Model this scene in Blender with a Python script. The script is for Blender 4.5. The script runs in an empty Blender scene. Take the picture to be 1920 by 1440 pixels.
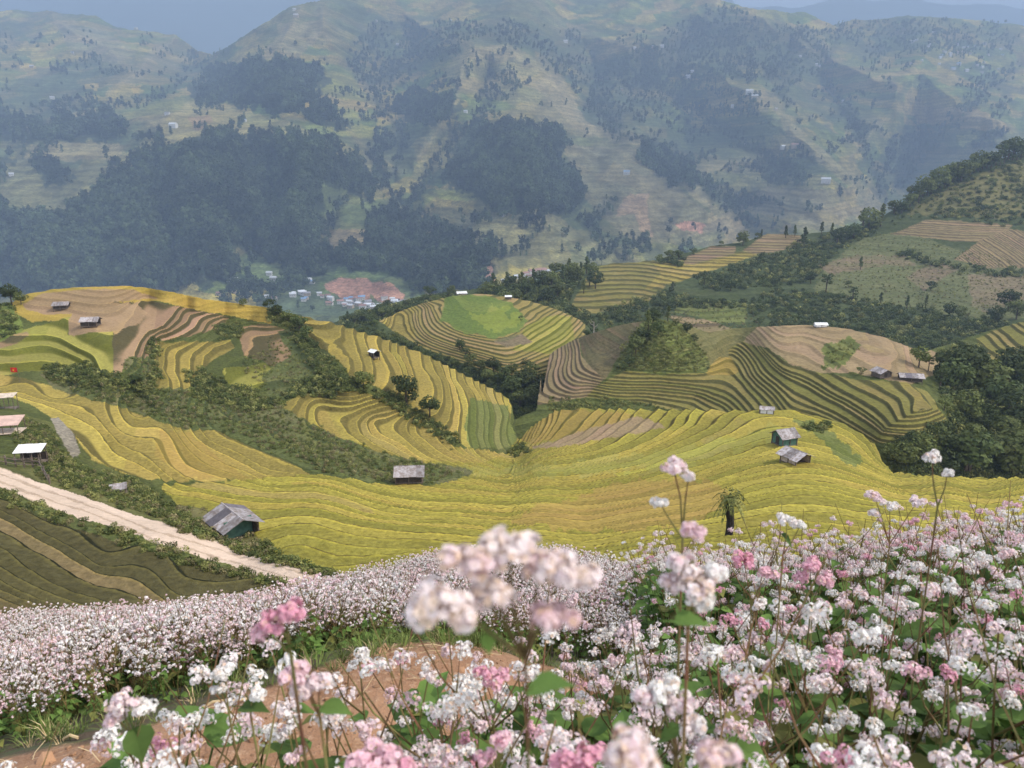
import bpy, math, random
import numpy as np
from math import radians, sin, cos, pi
import sys
rng = np.random.default_rng(7)
random.seed(7)
S = bpy.context.scene
COL = S.collection
# ---------------------------------------------------------------- camera, world, sun, exposure
W, H, F = 1920.0, 1440.0, 1450.0
PITCH = math.atan(420.0 / F)
cam_d = bpy.data.cameras.new('camera')
cam = bpy.data.objects.new('camera', cam_d); COL.objects.link(cam)
cam.rotation_euler = (pi / 2 - PITCH, 0, 0)
cam_d.sensor_width = 36.0; cam_d.lens = 36.0 * F / W
cam_d.clip_start = 0.05; cam_d.clip_end = 30000
cam_d.dof.use_dof = True; cam_d.dof.focus_distance = 25.0; cam_d.dof.aperture_fstop = 8.5
S.camera = cam
S.view_settings.view_transform = 'Standard'; S.view_settings.look = 'None'
S.view_settings.exposure = 1.6; S.view_settings.gamma = 1.0; S.view_settings.use_curve_mapping = False
S.cycles.volume_bounces = 0
SUN_EL, SUN_AZ = 46.0, 98.0          # azimuth clockwise from +Y (the view direction); light from the right
w = bpy.data.worlds.new('World'); S.world = w; w.use_nodes = True
nt = w.node_tree; nt.nodes.clear()
sky = nt.nodes.new('ShaderNodeTexSky'); sky.sky_type = 'NISHITA'; sky.sun_disc = False
sky.sun_elevation = radians(SUN_EL); sky.sun_rotation = radians(SUN_AZ); sky.air_density = 1.0; sky.dust_density = 2.0
mixw = nt.nodes.new('ShaderNodeMixRGB'); mixw.inputs[0].default_value = 0.6
# a veil of pale cloud: noise in the sky direction
tcw = nt.nodes.new('ShaderNodeTexCoord'); nzw = nt.nodes.new('ShaderNodeTexNoise'); nzw.inputs['Scale'].default_value = 3.0
nzw.inputs['Detail'].default_value = 6
nt.links.new(tcw.outputs['Generated'], nzw.inputs['Vector'])
crw = nt.nodes.new('ShaderNodeMixRGB'); crw.inputs[1].default_value = (5.6, 5.8, 6.4, 1); crw.inputs[2].default_value = (9.0, 8.8, 8.7, 1)
nt.links.new(nzw.outputs['Fac'], crw.inputs[0])
bg = nt.nodes.new('ShaderNodeBackground'); bg.inputs['Strength'].default_value = 0.08
ow = nt.nodes.new('ShaderNodeOutputWorld')
nt.links.new(sky.outputs[0], mixw.inputs[1]); nt.links.new(crw.outputs[0], mixw.inputs[2])
nt.links.new(mixw.outputs[0], bg.inputs[0]); nt.links.new(bg.outputs[0], ow.inputs[0])
sl = bpy.data.lights.new('sun', 'SUN'); sl.energy = 2.2; sl.angle = radians(3); sl.color = (1.0, 0.94, 0.84)
sun = bpy.data.objects.new('sun', sl); COL.objects.link(sun)
az = radians(SUN_AZ); el = radians(SUN_EL)
from mathutils import Vector, Matrix
sd = Vector((sin(az) * cos(el), cos(az) * cos(el), sin(el)))
sun.rotation_euler = sd.to_track_quat('Z', 'Y').to_euler()
HAZE_DENSITY = 0.0002
HAZE_COLOR = (0.50, 0.69, 1.0, 1)

# ---------------------------------------------------------------- numpy helpers
cp, sp = cos(PITCH), sin(PITCH)
def rays(u, v):
    u = np.asarray(u, float); v = np.asarray(v, float)
    xc = (u - 960) / F; yc = (720 - v) / F
    return xc, cp + yc * sp, yc * cp - sp          # x, y, z
def hsh(i, j, s):
    n = (i.astype(np.int64) * 374761393 + j.astype(np.int64) * 668265263 + s * 1274126177) & 0x7fffffff
    n = ((n ^ (n >> 13)) * 1274126177) & 0x7fffffff
    return ((n ^ (n >> 16)) & 0xffffff) / float(0xffffff)
def vnoise(x, y, s=0):
    i = np.floor(x); j = np.floor(y); fx = x - i; fy = y - j
    fx = fx * fx * (3 - 2 * fx); fy = fy * fy * (3 - 2 * fy)
    a = hsh(i, j, s); b = hsh(i + 1, j, s); c = hsh(i, j + 1, s); d = hsh(i + 1, j + 1, s)
    return (a * (1 - fx) + b * fx) * (1 - fy) + (c * (1 - fx) + d * fx) * fy
def fbm(x, y, s=0, o=4):
    t = 0; a = 1; n = 0
    for k in range(o):
        t = t + a * vnoise(x * 2 ** k + 17.3 * k, y * 2 ** k - 9.1 * k, s + k); n += a; a *= .5
    return t / n * 2 - 1
def sstep(a, b, x):
    t = np.clip((x - a) / (b - a), 0, 1); return t * t * (3 - 2 * t)
def tps(pts, vals, sc=400.0, lam=3e-3):
    P = np.array(pts, float) / sc; n = len(P); V = np.array(vals, float)
    d = np.sqrt(((P[:, None] - P[None]) ** 2).sum(-1)); K = d * d * np.log(d + 1e-9)
    A = np.zeros((n + 3, n + 3)); A[:n, :n] = K + lam * np.eye(n)
    A[:n, n] = 1; A[:n, n + 1:] = P; A[n, :n] = 1; A[n + 1:, :n] = P.T
    c = np.linalg.solve(A, np.concatenate([V, np.zeros(3)]))
    def f(x, y):
        x = np.asarray(x, float); y = np.asarray(y, float); sh = x.shape
        x = x.ravel() / sc; y = y.ravel() / sc; out = np.empty(len(x))
        for a in range(0, len(x), 20000):
            xx = x[a:a + 20000]; yy = y[a:a + 20000]
            r2 = (xx[:, None] - P[:, 0]) ** 2 + (yy[:, None] - P[:, 1]) ** 2
            out[a:a + 20000] = (.5 * r2 * np.log(r2 + 1e-18)) @ c[:n] + c[n] + c[n + 1] * xx + c[n + 2] * yy
        return out.reshape(sh)
    return f
def inpoly(px, py, poly):
    r = np.zeros(px.shape, bool); n = len(poly)
    for i in range(n):
        x1, y1 = poly[i]; x2, y2 = poly[(i + 1) % n]
        if y1 == y2: continue
        c = ((y1 > py) != (y2 > py)) & (px < (x2 - x1) * (py - y1) / (y2 - y1) + x1)
        r ^= c
    return r

# ---------------------------------------------------------------- materials
def srgb(r, g, b):
    return tuple(((c / 255) / 12.92 if c / 255 < .04045 else ((c / 255 + .055) / 1.055) ** 2.4) for c in (r, g, b))
MATS = {}
def new_mat(name):
    m = bpy.data.materials.new(name); m.use_nodes = True; m.node_tree.nodes.clear(); return m, m.node_tree
def N(nt, t, **k):
    n = nt.nodes.new(t)
    for a, b in k.items(): setattr(n, a, b)
    return n
def math_(nt, op, a, b=None, clamp=False):
    n = nt.nodes.new('ShaderNodeMath'); n.operation = op; n.use_clamp = clamp
    for i, x in enumerate((a, b)):
        if x is None: continue
        if isinstance(x, (int, float)): n.inputs[i].default_value = x
        else: nt.links.new(x, n.inputs[i])
    return n.outputs[0]
def mixc(nt, f, a, b, mode='MIX'):
    n = nt.nodes.new('ShaderNodeMixRGB'); n.blend_type = mode
    for i, x in enumerate((f, a, b)):
        if isinstance(x, (int, float)): n.inputs[i].default_value = x
        elif isinstance(x, tuple): n.inputs[i].default_value = x if len(x) == 4 else (*x, 1)
        else: nt.links.new(x, n.inputs[i])
    return n.outputs[0]
def noise(nt, scale, detail=4, vec=None, rough=.55):
    n = nt.nodes.new('ShaderNodeTexNoise'); n.inputs['Scale'].default_value = scale
    n.inputs['Detail'].default_value = detail; n.inputs['Roughness'].default_value = rough
    if vec is not None: nt.links.new(vec, n.inputs['Vector'])
    return n.outputs['Fac']
def ramp(nt, f, a, b, lo=0., hi=1.):
    n = nt.nodes.new('ShaderNodeMapRange'); n.clamp = True; n.interpolation_type = 'SMOOTHSTEP'
    nt.links.new(f, n.inputs[0]); n.inputs[1].default_value = a; n.inputs[2].default_value = b
    n.inputs[3].default_value = lo; n.inputs[4].default_value = hi
    return n.outputs[0]
def simple(name, col, rough=.8, var=.25, nscale=3.0, col2=None, bump=0.0, trans=0.0, metal=0.0, objrand=0.0, spec=.3, stripes=None):
    if name in MATS: return MATS[name]
    m, t = new_mat(name)
    tc = N(t, 'ShaderNodeTexCoord').outputs['Object']
    f = noise(t, nscale, 5, tc)
    f = ramp(t, f, .3, .7)
    c2 = col2 if col2 else tuple(c * (1 - var) for c in col)
    c = mixc(t, f, tuple(c * (1 + var * .5) for c in col), c2)
    if objrand:
        oi = N(t, 'ShaderNodeObjectInfo').outputs['Random']
        v = ramp(t, oi, 0, 1, 1 - objrand, 1 + objrand)
        hs = N(t, 'ShaderNodeHueSaturation'); t.links.new(c, hs.inputs['Color']); t.links.new(v, hs.inputs['Value']); c = hs.outputs[0]
    p = N(t, 'ShaderNodeBsdfPrincipled'); t.links.new(c, p.inputs['Base Color'])
    p.inputs['Roughness'].default_value = rough; p.inputs['Metallic'].default_value = metal
    p.inputs['Specular IOR Level'].default_value = spec
    h = f
    if stripes:
        wv = N(t, 'ShaderNodeTexWave'); wv.inputs['Scale'].default_value = stripes; t.links.new(tc, wv.inputs['Vector']); h = wv.outputs['Fac']
    if bump or stripes:
        b = N(t, 'ShaderNodeBump'); b.inputs['Strength'].default_value = bump or .5; b.inputs['Distance'].default_value = .05
        t.links.new(h, b.inputs['Height']); t.links.new(b.outputs[0], p.inputs['Normal'])
    out = N(t, 'ShaderNodeOutputMaterial')
    if trans:
        tr = N(t, 'ShaderNodeBsdfTranslucent'); t.links.new(c, tr.inputs[0])
        ms = N(t, 'ShaderNodeMixShader'); ms.inputs[0].default_value = trans
        t.links.new(p.outputs[0], ms.inputs[1]); t.links.new(tr.outputs[0], ms.inputs[2]); t.links.new(ms.outputs[0], out.inputs[0])
    else: t.links.new(p.outputs[0], out.inputs[0])
    MATS[name] = m; return m
def terrain_mat(name, fine=4.0, mid=.5, rim=1.25, bumpd=.15):
    m, t = new_mat(name)
    A = lambda n: N(t, 'ShaderNodeAttribute', attribute_name=n)
    tread, alt, riser = A('tread').outputs['Color'], A('alt').outputs['Color'], A('riser').outputs['Color']
    ter, amt, grain = A('ter').outputs['Fac'], A('amt').outputs['Fac'], A('grain').outputs['Fac']
    tc = N(t, 'ShaderNodeTexCoord').outputs['Object']
    fl = math_(t, 'FLOOR', ter); fr = math_(t, 'SUBTRACT', ter, fl)
    wn = N(t, 'ShaderNodeTexWhiteNoise', noise_dimensions='1D'); t.links.new(fl, wn.inputs['W'])
    cb = N(t, 'ShaderNodeCombineXYZ'); t.links.new(math_(t, 'MULTIPLY', fl, 7.31), cb.inputs[2])
    va = N(t, 'ShaderNodeVectorMath', operation='MULTIPLY'); t.links.new(tc, va.inputs[0]); va.inputs[1].default_value = (.05, .05, .0)
    vb = N(t, 'ShaderNodeVectorMath', operation='ADD'); t.links.new(va.outputs[0], vb.inputs[0]); t.links.new(cb.outputs[0], vb.inputs[1])
    al = noise(t, 1.0, 2, vb.outputs[0])
    f = math_(t, 'ADD', math_(t, 'MULTIPLY', wn.outputs[0], .55), math_(t, 'MULTIPLY', al, .8))
    f = ramp(t, f, .4, .95)
    c = mixc(t, f, tread, alt)
    n1 = noise(t, mid, 5, tc); n2 = noise(t, fine, 4, tc, .7)
    c = mixc(t, math_(t, 'MULTIPLY', ramp(t, n1, .35, .75), .5), c, alt)
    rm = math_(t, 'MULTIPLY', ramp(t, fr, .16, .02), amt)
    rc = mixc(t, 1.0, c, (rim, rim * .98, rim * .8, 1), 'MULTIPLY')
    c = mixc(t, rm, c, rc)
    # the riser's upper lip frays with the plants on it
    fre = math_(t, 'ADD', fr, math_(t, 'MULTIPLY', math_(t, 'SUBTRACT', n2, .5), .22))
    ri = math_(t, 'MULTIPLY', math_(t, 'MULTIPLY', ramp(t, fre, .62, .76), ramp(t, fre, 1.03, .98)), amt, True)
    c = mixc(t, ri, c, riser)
    g = math_(t, 'MULTIPLY', math_(t, 'SUBTRACT', n2, .5), math_(t, 'MULTIPLY', grain, 2.4))
    gv = math_(t, 'ADD', g, 1.0)
    g3 = math_(t, 'ADD', math_(t, 'MULTIPLY', math_(t, 'SUBTRACT', n1, .5), .5), 1.0)
    hs = N(t, 'ShaderNodeHueSaturation'); t.links.new(c, hs.inputs['Color']); t.links.new(math_(t, 'MULTIPLY', gv, g3), hs.inputs['Value'])
    p = N(t, 'ShaderNodeBsdfPrincipled'); t.links.new(hs.outputs[0], p.inputs['Base Color']); p.inputs['Roughness'].default_value = .95
    p.inputs['Specular IOR Level'].default_value = .1
    b = N(t, 'ShaderNodeBump'); b.inputs['Strength'].default_value = .8; b.inputs['Distance'].default_value = bumpd
    t.links.new(n2, b.inputs['Height']); t.links.new(b.outputs[0], p.inputs['Normal'])
    o = N(t, 'ShaderNodeOutputMaterial'); t.links.new(p.outputs[0], o.inputs[0])
    return m

# ---------------------------------------------------------------- object helpers
def link_mesh(name, verts, faces, mat=None, parent=None, smooth=False):
    me = bpy.data.meshes.new(name); me.from_pydata([tuple(v) for v in verts], [], [tuple(f) for f in faces]); me.update()
    if mat:
        for mm in (mat if isinstance(mat, (list, tuple)) else [mat]): me.materials.append(mm)
    if smooth: me.polygons.foreach_set('use_smooth', [True] * len(me.polygons))
    o = bpy.data.objects.new(name, me); COL.objects.link(o)
    if parent: o.parent = parent
    return o
def tag(o, label=None, cat=None, group=None, kind=None):
    if label: o['label'] = label
    if cat: o['category'] = cat
    if group: o['group'] = group
    if kind: o['kind'] = kind
    return o
def empty(name, loc, rz=0, sc=1.0):
    o = bpy.data.objects.new(name, None); COL.objects.link(o); o.location = loc; o.rotation_euler = (0, 0, rz); o.scale = (sc, sc, sc)
    o.empty_display_size = .2; return o
class MB:
    def __init__(s): s.v = []; s.f = []; s.mi = []
    def add(s, v, f, mi=0):
        o = len(s.v); s.v += [tuple(p) for p in v]; s.f += [tuple(i + o for i in q) for q in f]; s.mi += [mi] * len(f)
    def box(s, x0, x1, y0, y1, z0, z1, mi=0):
        s.add([(x0, y0, z0), (x1, y0, z0), (x1, y1, z0), (x0, y1, z0), (x0, y0, z1), (x1, y0, z1), (x1, y1, z1), (x0, y1, z1)],
              [(0, 3, 2, 1), (4, 5, 6, 7), (0, 1, 5, 4), (1, 2, 6, 5), (2, 3, 7, 6), (3, 0, 4, 7)], mi)
    def tube(s, pts, rad, n=6, mi=0, cap=True):
        pts = [Vector(p) for p in pts]; rings = []
        base = len(s.v)
        for i, p in enumerate(pts):
            d = (pts[min(i + 1, len(pts) - 1)] - pts[max(i - 1, 0)]).normalized()
            a = d.cross(Vector((0, 0, 1)) if abs(d.z) < .9 else Vector((1, 0, 0))).normalized(); b = d.cross(a)
            r = rad[i] if isinstance(rad, (list, tuple)) else rad
            for k in range(n):
                q = p + (a * cos(2 * pi * k / n) + b * sin(2 * pi * k / n)) * r; s.v.append(tuple(q))
        for i in range(len(pts) - 1):
            for k in range(n):
                s.f.append((base + i * n + k, base + i * n + (k + 1) % n, base + (i + 1) * n + (k + 1) % n, base + (i + 1) * n + k)); s.mi.append(mi)
        if cap:
            s.f.append(tuple(base + (len(pts) - 1) * n + k for k in range(n))); s.mi.append(mi)
    def mesh(s, name, mats, smooth=False):
        me = bpy.data.meshes.new(name); me.from_pydata(s.v, [], s.f)
        for m in (mats if isinstance(mats, (list, tuple)) else [mats]): me.materials.append(m)
        me.polygons.foreach_set('material_index', s.mi)
        if smooth: me.polygons.foreach_set('use_smooth', [True] * len(s.f))
        me.update(); return me
    def build(s, name, mats, parent=None, smooth=False):
        o = bpy.data.objects.new(name, s.mesh(name, mats, smooth)); COL.objects.link(o)
        if parent: o.parent = parent
        return o
KIDS = {}
def copy_tree(o, parent=None):
    c = o.copy(); COL.objects.link(c)
    if parent: c.parent = parent
    for ch in o.children: copy_tree(ch, c)
    return c
def child_list(o): return [(ch, child_list(ch)) for ch in o.children]
def copy_kids(kids, c):
    for ch, g in kids:
        d = ch.copy(); COL.objects.link(d); d.parent = c; copy_kids(g, d)
def dup(o, kids):
    c = o.copy(); COL.objects.link(c); copy_kids(kids, c); return c

# ---------------------------------------------------------------- terrain sheets
COV = {  # tread, alt, riser, amt, grain, smooth-noise amplitude
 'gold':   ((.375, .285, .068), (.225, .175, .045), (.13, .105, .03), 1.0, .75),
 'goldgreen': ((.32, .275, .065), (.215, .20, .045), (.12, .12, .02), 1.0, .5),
 'amber':  ((.36, .25, .065), (.25, .18, .045), (.12, .1, .02), .7, .5),
 'bowl':   ((.33, .265, .052), (.205, .18, .034), (.125, .095, .024), 1.0, .75),
 'oliveterr': ((.24, .19, .06), (.17, .155, .04), (.085, .078, .026), 1.0, .5),
 'green':  ((.17, .18, .055), (.11, .125, .03), (.06, .07, .02), .6, .7),
 'brown':  ((.33, .21, .12), (.25, .16, .085), (.085, .07, .03), 1.0, .45),
 'browngold': ((.33, .23, .10), (.26, .2, .06), (.10, .09, .03), 1.0, .45),
 'tan':    ((.33, .225, .13), (.27, .2, .1), (.18, .13, .07), .5, .5),
 'drygrass': ((.17, .15, .06), (.13, .12, .045), (.09, .09, .03), .2, .7),
 'drybrown': ((.15, .11, .06), (.11, .10, .045), (.09, .07, .03), .2, .8),
 'brush':  ((.10, .11, .032), (.07, .08, .022), (.035, .045, .012), .35, .9),
 'weeds':  ((.15, .135, .06), (.085, .10, .03), (.04, .055, .018), .7, 1.1),
 'darkolive': ((.105, .085, .035), (.075, .065, .026), (.018, .018, .006), 1.0, .7),
 'dirt':   ((.36, .22, .12), (.27, .17, .09), (.2, .12, .06), 0., .5),
 'road':   ((.66, .50, .38), (.58, .44, .33), (.4, .3, .2), 0., .22),
 'grass':  ((.17, .20, .045), (.12, .16, .035), (.08, .1, .03), .1, .6),
 'limegrass': ((.24, .245, .06), (.19, .22, .04), (.1, .12, .03), .1, .5),
 'dgreen': ((.075, .09, .035), (.055, .068, .025), (.03, .045, .015), .2, .9),
 'field':  ((.14, .145, .062), (.105, .115, .045), (.07, .07, .03), .2, .8),
 'pinkfield': ((.20, .15, .09), (.15, .135, .065), (.1, .08, .05), .2, .9),
 'brownterr': ((.28, .19, .11), (.22, .17, .08), (.12, .09, .05), 1.0, .4),
 'plateau': ((.36, .235, .135), (.29, .195, .1), (.15, .10, .05), .35, .45),
 'goldflat': ((.41, .28, .06), (.33, .24, .05), (.2, .15, .03), .25, .4),
 'rut': ((.50, .37, .27), (.42, .31, .22), (.3, .2, .15), 0., .5),
 'stone':  ((.30, .26, .2), (.2, .17, .12), (.15, .12, .08), 0., 1.0),
}
CK = list(COV)
def polydist(U, V, lines):
    d = np.full(U.shape, 1e9)
    for L in lines:
        for (x1, y1), (x2, y2) in zip(L[:-1], L[1:]):
            dx, dy = x2 - x1, y2 - y1; t = np.clip(((U - x1) * dx + (V - y1) * dy) / (dx * dx + dy * dy), 0, 1)
            d = np.minimum(d, (U - x1 - t * dx) ** 2 + (V - y1 - t * dy) ** 2)
    return np.sqrt(d)
class Sheet:
    def __init__(s, name, ridge, bottom, u0, u1, du, dv, ctrl, mode='z', step=1.2, wob=(.5, 14.), micro=.04, span=.3, extra=None, off=None):
        ridge = sorted(ridge); bottom = sorted(bottom)
        u = np.arange(u0, u1 + du, du); s.u = u; s.du = du; s.dv = dv
        s.rv = np.interp(u, [p[0] for p in ridge], [p[1] for p in ridge]); s.bv = np.interp(u, [p[0] for p in bottom], [p[1] for p in bottom])
        if extra: s.rv = s.rv + extra(u)
        s.v0 = s.rv.min() - dv * 2; v = np.arange(s.v0, s.bv.max() + dv, dv)[:, None]
        s.r0 = np.ceil((s.rv - s.v0) / dv - .5).astype(int)
        rr = np.arange(len(v))[:, None]
        V = np.where(rr <= s.r0, s.rv, v); s.k = s.r0 - rr
        U = np.broadcast_to(u, V.shape)
        dx, dy, dz = rays(U, V)
        f = tps([(c[0], c[1]) for c in ctrl], [c[2] if mode == 'z' else math.log(c[2]) for c in ctrl])
        val = f(U, V)
        Y = val / dz * dy if mode == 'z' else np.exp(val)
        if off: Y = off(U, V, Y)
        bad = ((Y[:-1] < Y[1:]) & (s.k[1:] < 0)).mean()
        for r in range(len(v) - 2, -1, -1): Y[r] = np.where(s.k[r] > 0, Y[r + 1], np.maximum(Y[r], Y[r + 1] * 1.0006))
        print(name, 'fold fraction %.3f' % bad, 'Y %.0f..%.0f' % (Y.min(), Y.max()))
        Z = Y * dz / dy; X = Y * dx / dy
        s.U, s.V, s.X, s.Y, s.Z0, s.step, s.name, s.span = U, V, X, Y, Z, step, name, span
        n = fbm(X / wob[1], Y / wob[1], 3, 3) * wob[0]
        s.h = Z + n
        s.Z = Z + n
        s.micro = micro
        s.cov = np.zeros(V.shape, int); s.defcov(list(COV)[0])
        s.stepf = np.full(V.shape, step)
    def defcov(s, n): s.cov[:] = CK.index(n)
    def jit(s, a=3., sc=14.):
        if not hasattr(s, '_j'):
            s._j = (fbm(s.U / sc, s.V / sc, 11, 4), fbm(s.U / sc, s.V / sc, 29, 4))
        return s.U + s._j[0] * a * 1.5, s.V + s._j[1] * a
    def paint(s, cov, poly, a=4., step=None):
        pu, pv = s.jit(a); m = inpoly(pu, pv, poly); s.cov[m] = CK.index(cov)
        if step: s.stepf[m] = step
        return m
    def finish(s, mat, riser0=.66):
        hn = s.h / s.stepf
        if hasattr(s, 'bowl'):                      # the bowl's terraces are lower and closer the farther down they lie
            zs = np.array([-80., -46., -42., -38., -34., -18.]); st_ = np.array([.62, .62, .75, 1.0, 1.25, 1.25]); cum = np.concatenate([[0], np.cumsum(np.diff(zs) / ((st_[1:] + st_[:-1]) / 2))])
            hn = np.where(s.bowl, np.interp(s.h, zs, cum), hn)
        ter = hn + .9 * vnoise(hn * .55, hn * 0, 7) + .25 * fbm(s.X / 40, s.Y / 40, 13, 2)
        T = np.array([COV[k][0] for k in CK])[s.cov]; A = np.array([COV[k][1] for k in CK])[s.cov]; R = np.array([COV[k][2] for k in CK])[s.cov]
        amt = np.array([COV[k][3] for k in CK])[s.cov]; gr = np.array([COV[k][4] for k in CK])[s.cov]
        fl = np.floor(ter); fr = ter - fl
        Z = s.Z + s.stepf * (fl + sstep(riser0, .98, fr) - ter + .35) * np.minimum(amt, 1) * .85
        # plots along each terrace: riper, greener, cut
        j = hsh(fl, fl * 0, 3); pl = np.floor((s.X + s.Y * .4) / (14 + 16 * j) + j * 9); a = hsh(fl, pl, 21)[..., None]; b = hsh(fl, pl, 22)[..., None]
        wgt = (np.minimum(amt, 1))[..., None]; T = T * (1 + wgt * (a - .5) * .34); T = T * (1 + wgt * (b - .5) * np.array((.10, -.06, .2)))
        cut = (a > .93) * wgt * .45; T = T * (1 - cut) + np.array((.30, .21, .10)) * cut
        Z = Z + fbm(s.X / (s.micro * 18), s.Y / (s.micro * 18), 5, 2) * s.micro * (1 + gr)
        # behind the ridge the ground rolls over and falls away
        K = 14; k = np.clip(s.k, 0, K); dx, dy, dz = rays(s.U, s.V)
        sp_ = s.span * s.Y; dY = sp_ * (k / K) ** 1.5
        Y = s.Y + dY; X = dx / dy * Y; Z = Z + np.where(k > 0, dz / dy * dY - .55 * dY * (dY / np.maximum(sp_, 1e-6)) - .002 * dY, 0)
        s.ZF = Z
        nr, nc = X.shape
        me = bpy.data.meshes.new(s.name); me.vertices.add(nr * nc)
        me.vertices.foreach_set('co', np.stack([X, Y, Z], -1).ravel().astype(np.float32))
        i = np.arange(nr * nc).reshape(nr, nc)
        ok = (s.k <= K) & (s.V < s.bv + 2 * s.dv); okf = ok[:-1, :-1] & ok[1:, :-1] & ok[1:, 1:] & ok[:-1, 1:]
        q = np.stack([i[:-1, :-1], i[1:, :-1], i[1:, 1:], i[:-1, 1:]], -1)[okf].reshape(-1)
        nf = len(q) // 4
        me.loops.add(nf * 4); me.loops.foreach_set('vertex_index', q.astype(np.int32))
        me.polygons.add(nf); me.polygons.foreach_set('loop_start', np.arange(0, nf * 4, 4, dtype=np.int32))
        me.polygons.foreach_set('use_smooth', np.ones(nf, bool))
        me.update(calc_edges=True)
        for nme, arr in (('tread', T), ('alt', A), ('riser', R)):
            at = me.attributes.new(nme, 'FLOAT_COLOR', 'POINT'); e = arr.reshape(-1, 3)
            at.data.foreach_set('color', np.concatenate([e, np.ones((len(e), 1))], 1).ravel().astype(np.float32))
        for nme, arr in (('ter', ter), ('amt', amt), ('grain', gr)):
            at = me.attributes.new(nme, 'FLOAT', 'POINT'); at.data.foreach_set('value', arr.ravel().astype(np.float32))
        me.materials.append(mat)
        o = bpy.data.objects.new(s.name, me); COL.objects.link(o); o['kind'] = 'structure'
        print(s.name, 'quads', nf)
        s.obj = o; return o
    def at(s, u, v):
        u = np.atleast_1d(np.asarray(u, float)); v = np.atleast_1d(np.asarray(v, float))
        ci = np.clip((u - s.u[0]) / s.du, 0, len(s.u) - 1.001); c0 = ci.astype(int); fc = ci - c0
        ri = np.clip((v - s.v0) / s.dv, np.maximum(s.r0[c0], s.r0[c0 + 1]) + .0, s.V.shape[0] - 1.001); r0 = ri.astype(int); fr = ri - r0
        def g(a): return (a[r0, c0] * (1 - fc) + a[r0, c0 + 1] * fc) * (1 - fr) + (a[r0 + 1, c0] * (1 - fc) + a[r0 + 1, c0 + 1] * fc) * fr
        return np.stack([g(s.X), g(s.Y), g(s.ZF)], -1)
    def inside(s, u, v):
        rv = np.interp(u, s.u, s.rv); bv = np.interp(u, s.u, s.bv); return (v >= rv) & (v < bv)
    def scatter(s, poly, n, a=6., clump=0.):
        P = np.array(poly, float)
        lo = P.min(0); hi = P.max(0)
        U = rng.uniform(lo[0], hi[0], n * (20 if clump else 6)); V = rng.uniform(lo[1], hi[1], n * (20 if clump else 6))
        m = inpoly(U + fbm(U / 25, V / 25, 51, 2) * a, V + fbm(U / 25, V / 25, 57, 2) * a, poly) & s.inside(U, V)
        if clump: m &= fbm(U / 34, V / 20, 83, 3) > rng.uniform(-.05, .12, len(U)) + clump
        U = U[m][:n]; V = V[m][:n]
        return s.at(U, V)

# ---- near valley: left hill, spur, golden bowl, road
A_ridge = [(-300, 590), (-100, 575), (0, 570), (25, 566), (50, 551), (100, 541), (167, 537), (233, 536), (283, 541), (333, 550), (383, 561), (433, 568), (500, 576),
 (560, 590), (637, 610), (710, 634), (793, 663), (860, 697), (920, 728), (945, 742), (955, 752), (961, 766), (965, 790), (969, 820), (976, 827), (990, 806), (1040, 771), (1100, 766), (1200, 768), (1400, 770),
 (1480, 771), (1530, 778), (1580, 795), (1640, 832), (1655, 865), (1672, 886), (1720, 893), (1830, 897), (1920, 897), (2220, 897)]
ctrlA = []
def cont(z, pts): ctrlA.extend((p[0], p[1], z) for p in pts)
cont(-29, [(233, 537), (167, 538)]); cont(-30, [(100, 541), (300, 543)]); cont(-31, [(50, 552), (383, 562)]); cont(-33, [(433, 568), (0, 571)])
ctrlA += [(500, 576, -36), (560, 590, -38.5), (637, 610, -41), (710, 633, -45), (793, 663, -49), (860, 697, -53), (920, 727, -57), (957, 755, -60)]
cont(-33, [(170, 606), (130, 600), (250, 590), (160, 625)]); cont(-33.5, [(100, 605), (-100, 620)])
cont(-34, [(277, 567), (320, 583), (300, 617), (250, 633), (230, 660), (213, 700)])
cont(-36, [(350, 577), (350, 600), (300, 627), (277, 667), (265, 700)])
cont(-38, [(387, 593), (377, 617), (347, 633), (300, 640), (290, 667), (297, 733)])
cont(-39.6, [(420, 597), (410, 623), (367, 643), (333, 660), (330, 687), (344, 733)])
cont(-41, [(467, 610), (443, 640), (400, 650), (373, 673), (372, 700)])
cont(-42.4, [(547, 625), (547, 660), (500, 687), (430, 697), (425, 725)])
cont(-35.5, [(100, 650), (20, 660), (170, 680)]); cont(-36.5, [(100, 690), (0, 690)])
cont(-41, [(610, 628), (613, 645), (650, 687), (655, 706)])
cont(-45.3, [(717, 640), (720, 660), (747, 700), (745, 730)])
cont(-49, [(788, 687), (822, 730), (812, 765)]); cont(-52.6, [(853, 717), (880, 760), (873, 807), (880, 838)]); cont(-57, [(925, 745), (945, 780), (938, 820)])
ctrlA += [(962, 800, -60), (968, 845, -58.5), (1000, 805, -57.5), (1040, 772, -54.5)]
cont(-34, [(93, 770), (167, 817), (207, 867), (277, 897), (330, 930)]); cont(-37, [(100, 745), (217, 780), (300, 815), (350, 890), (480, 917), (600, 930), (800, 970), (950, 981), (1100, 976), (1290, 945), (1400, 912), (1480, 898), (1560, 905), (1700, 938), (1920, 940)])
cont(-37.6, [(100, 720), (0, 715)])
cont(-40, [(250, 755), (347, 800), (417, 863), (493, 897), (620, 908), (800, 943), (950, 953), (1100, 948), (1280, 915), (1400, 882), (1480, 870), (1560, 880), (1650, 905), (1780, 914), (1920, 914)])
cont(-43, [(400, 760), (500, 820), (580, 868), (700, 900), (850, 921), (1000, 926), (1150, 914), (1300, 882), (1400, 852), (1460, 835), (1540, 845), (1600, 868), (1660, 893)])
cont(-44, [(500, 745), (560, 790), (1830, 898), (640, 850)])
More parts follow.
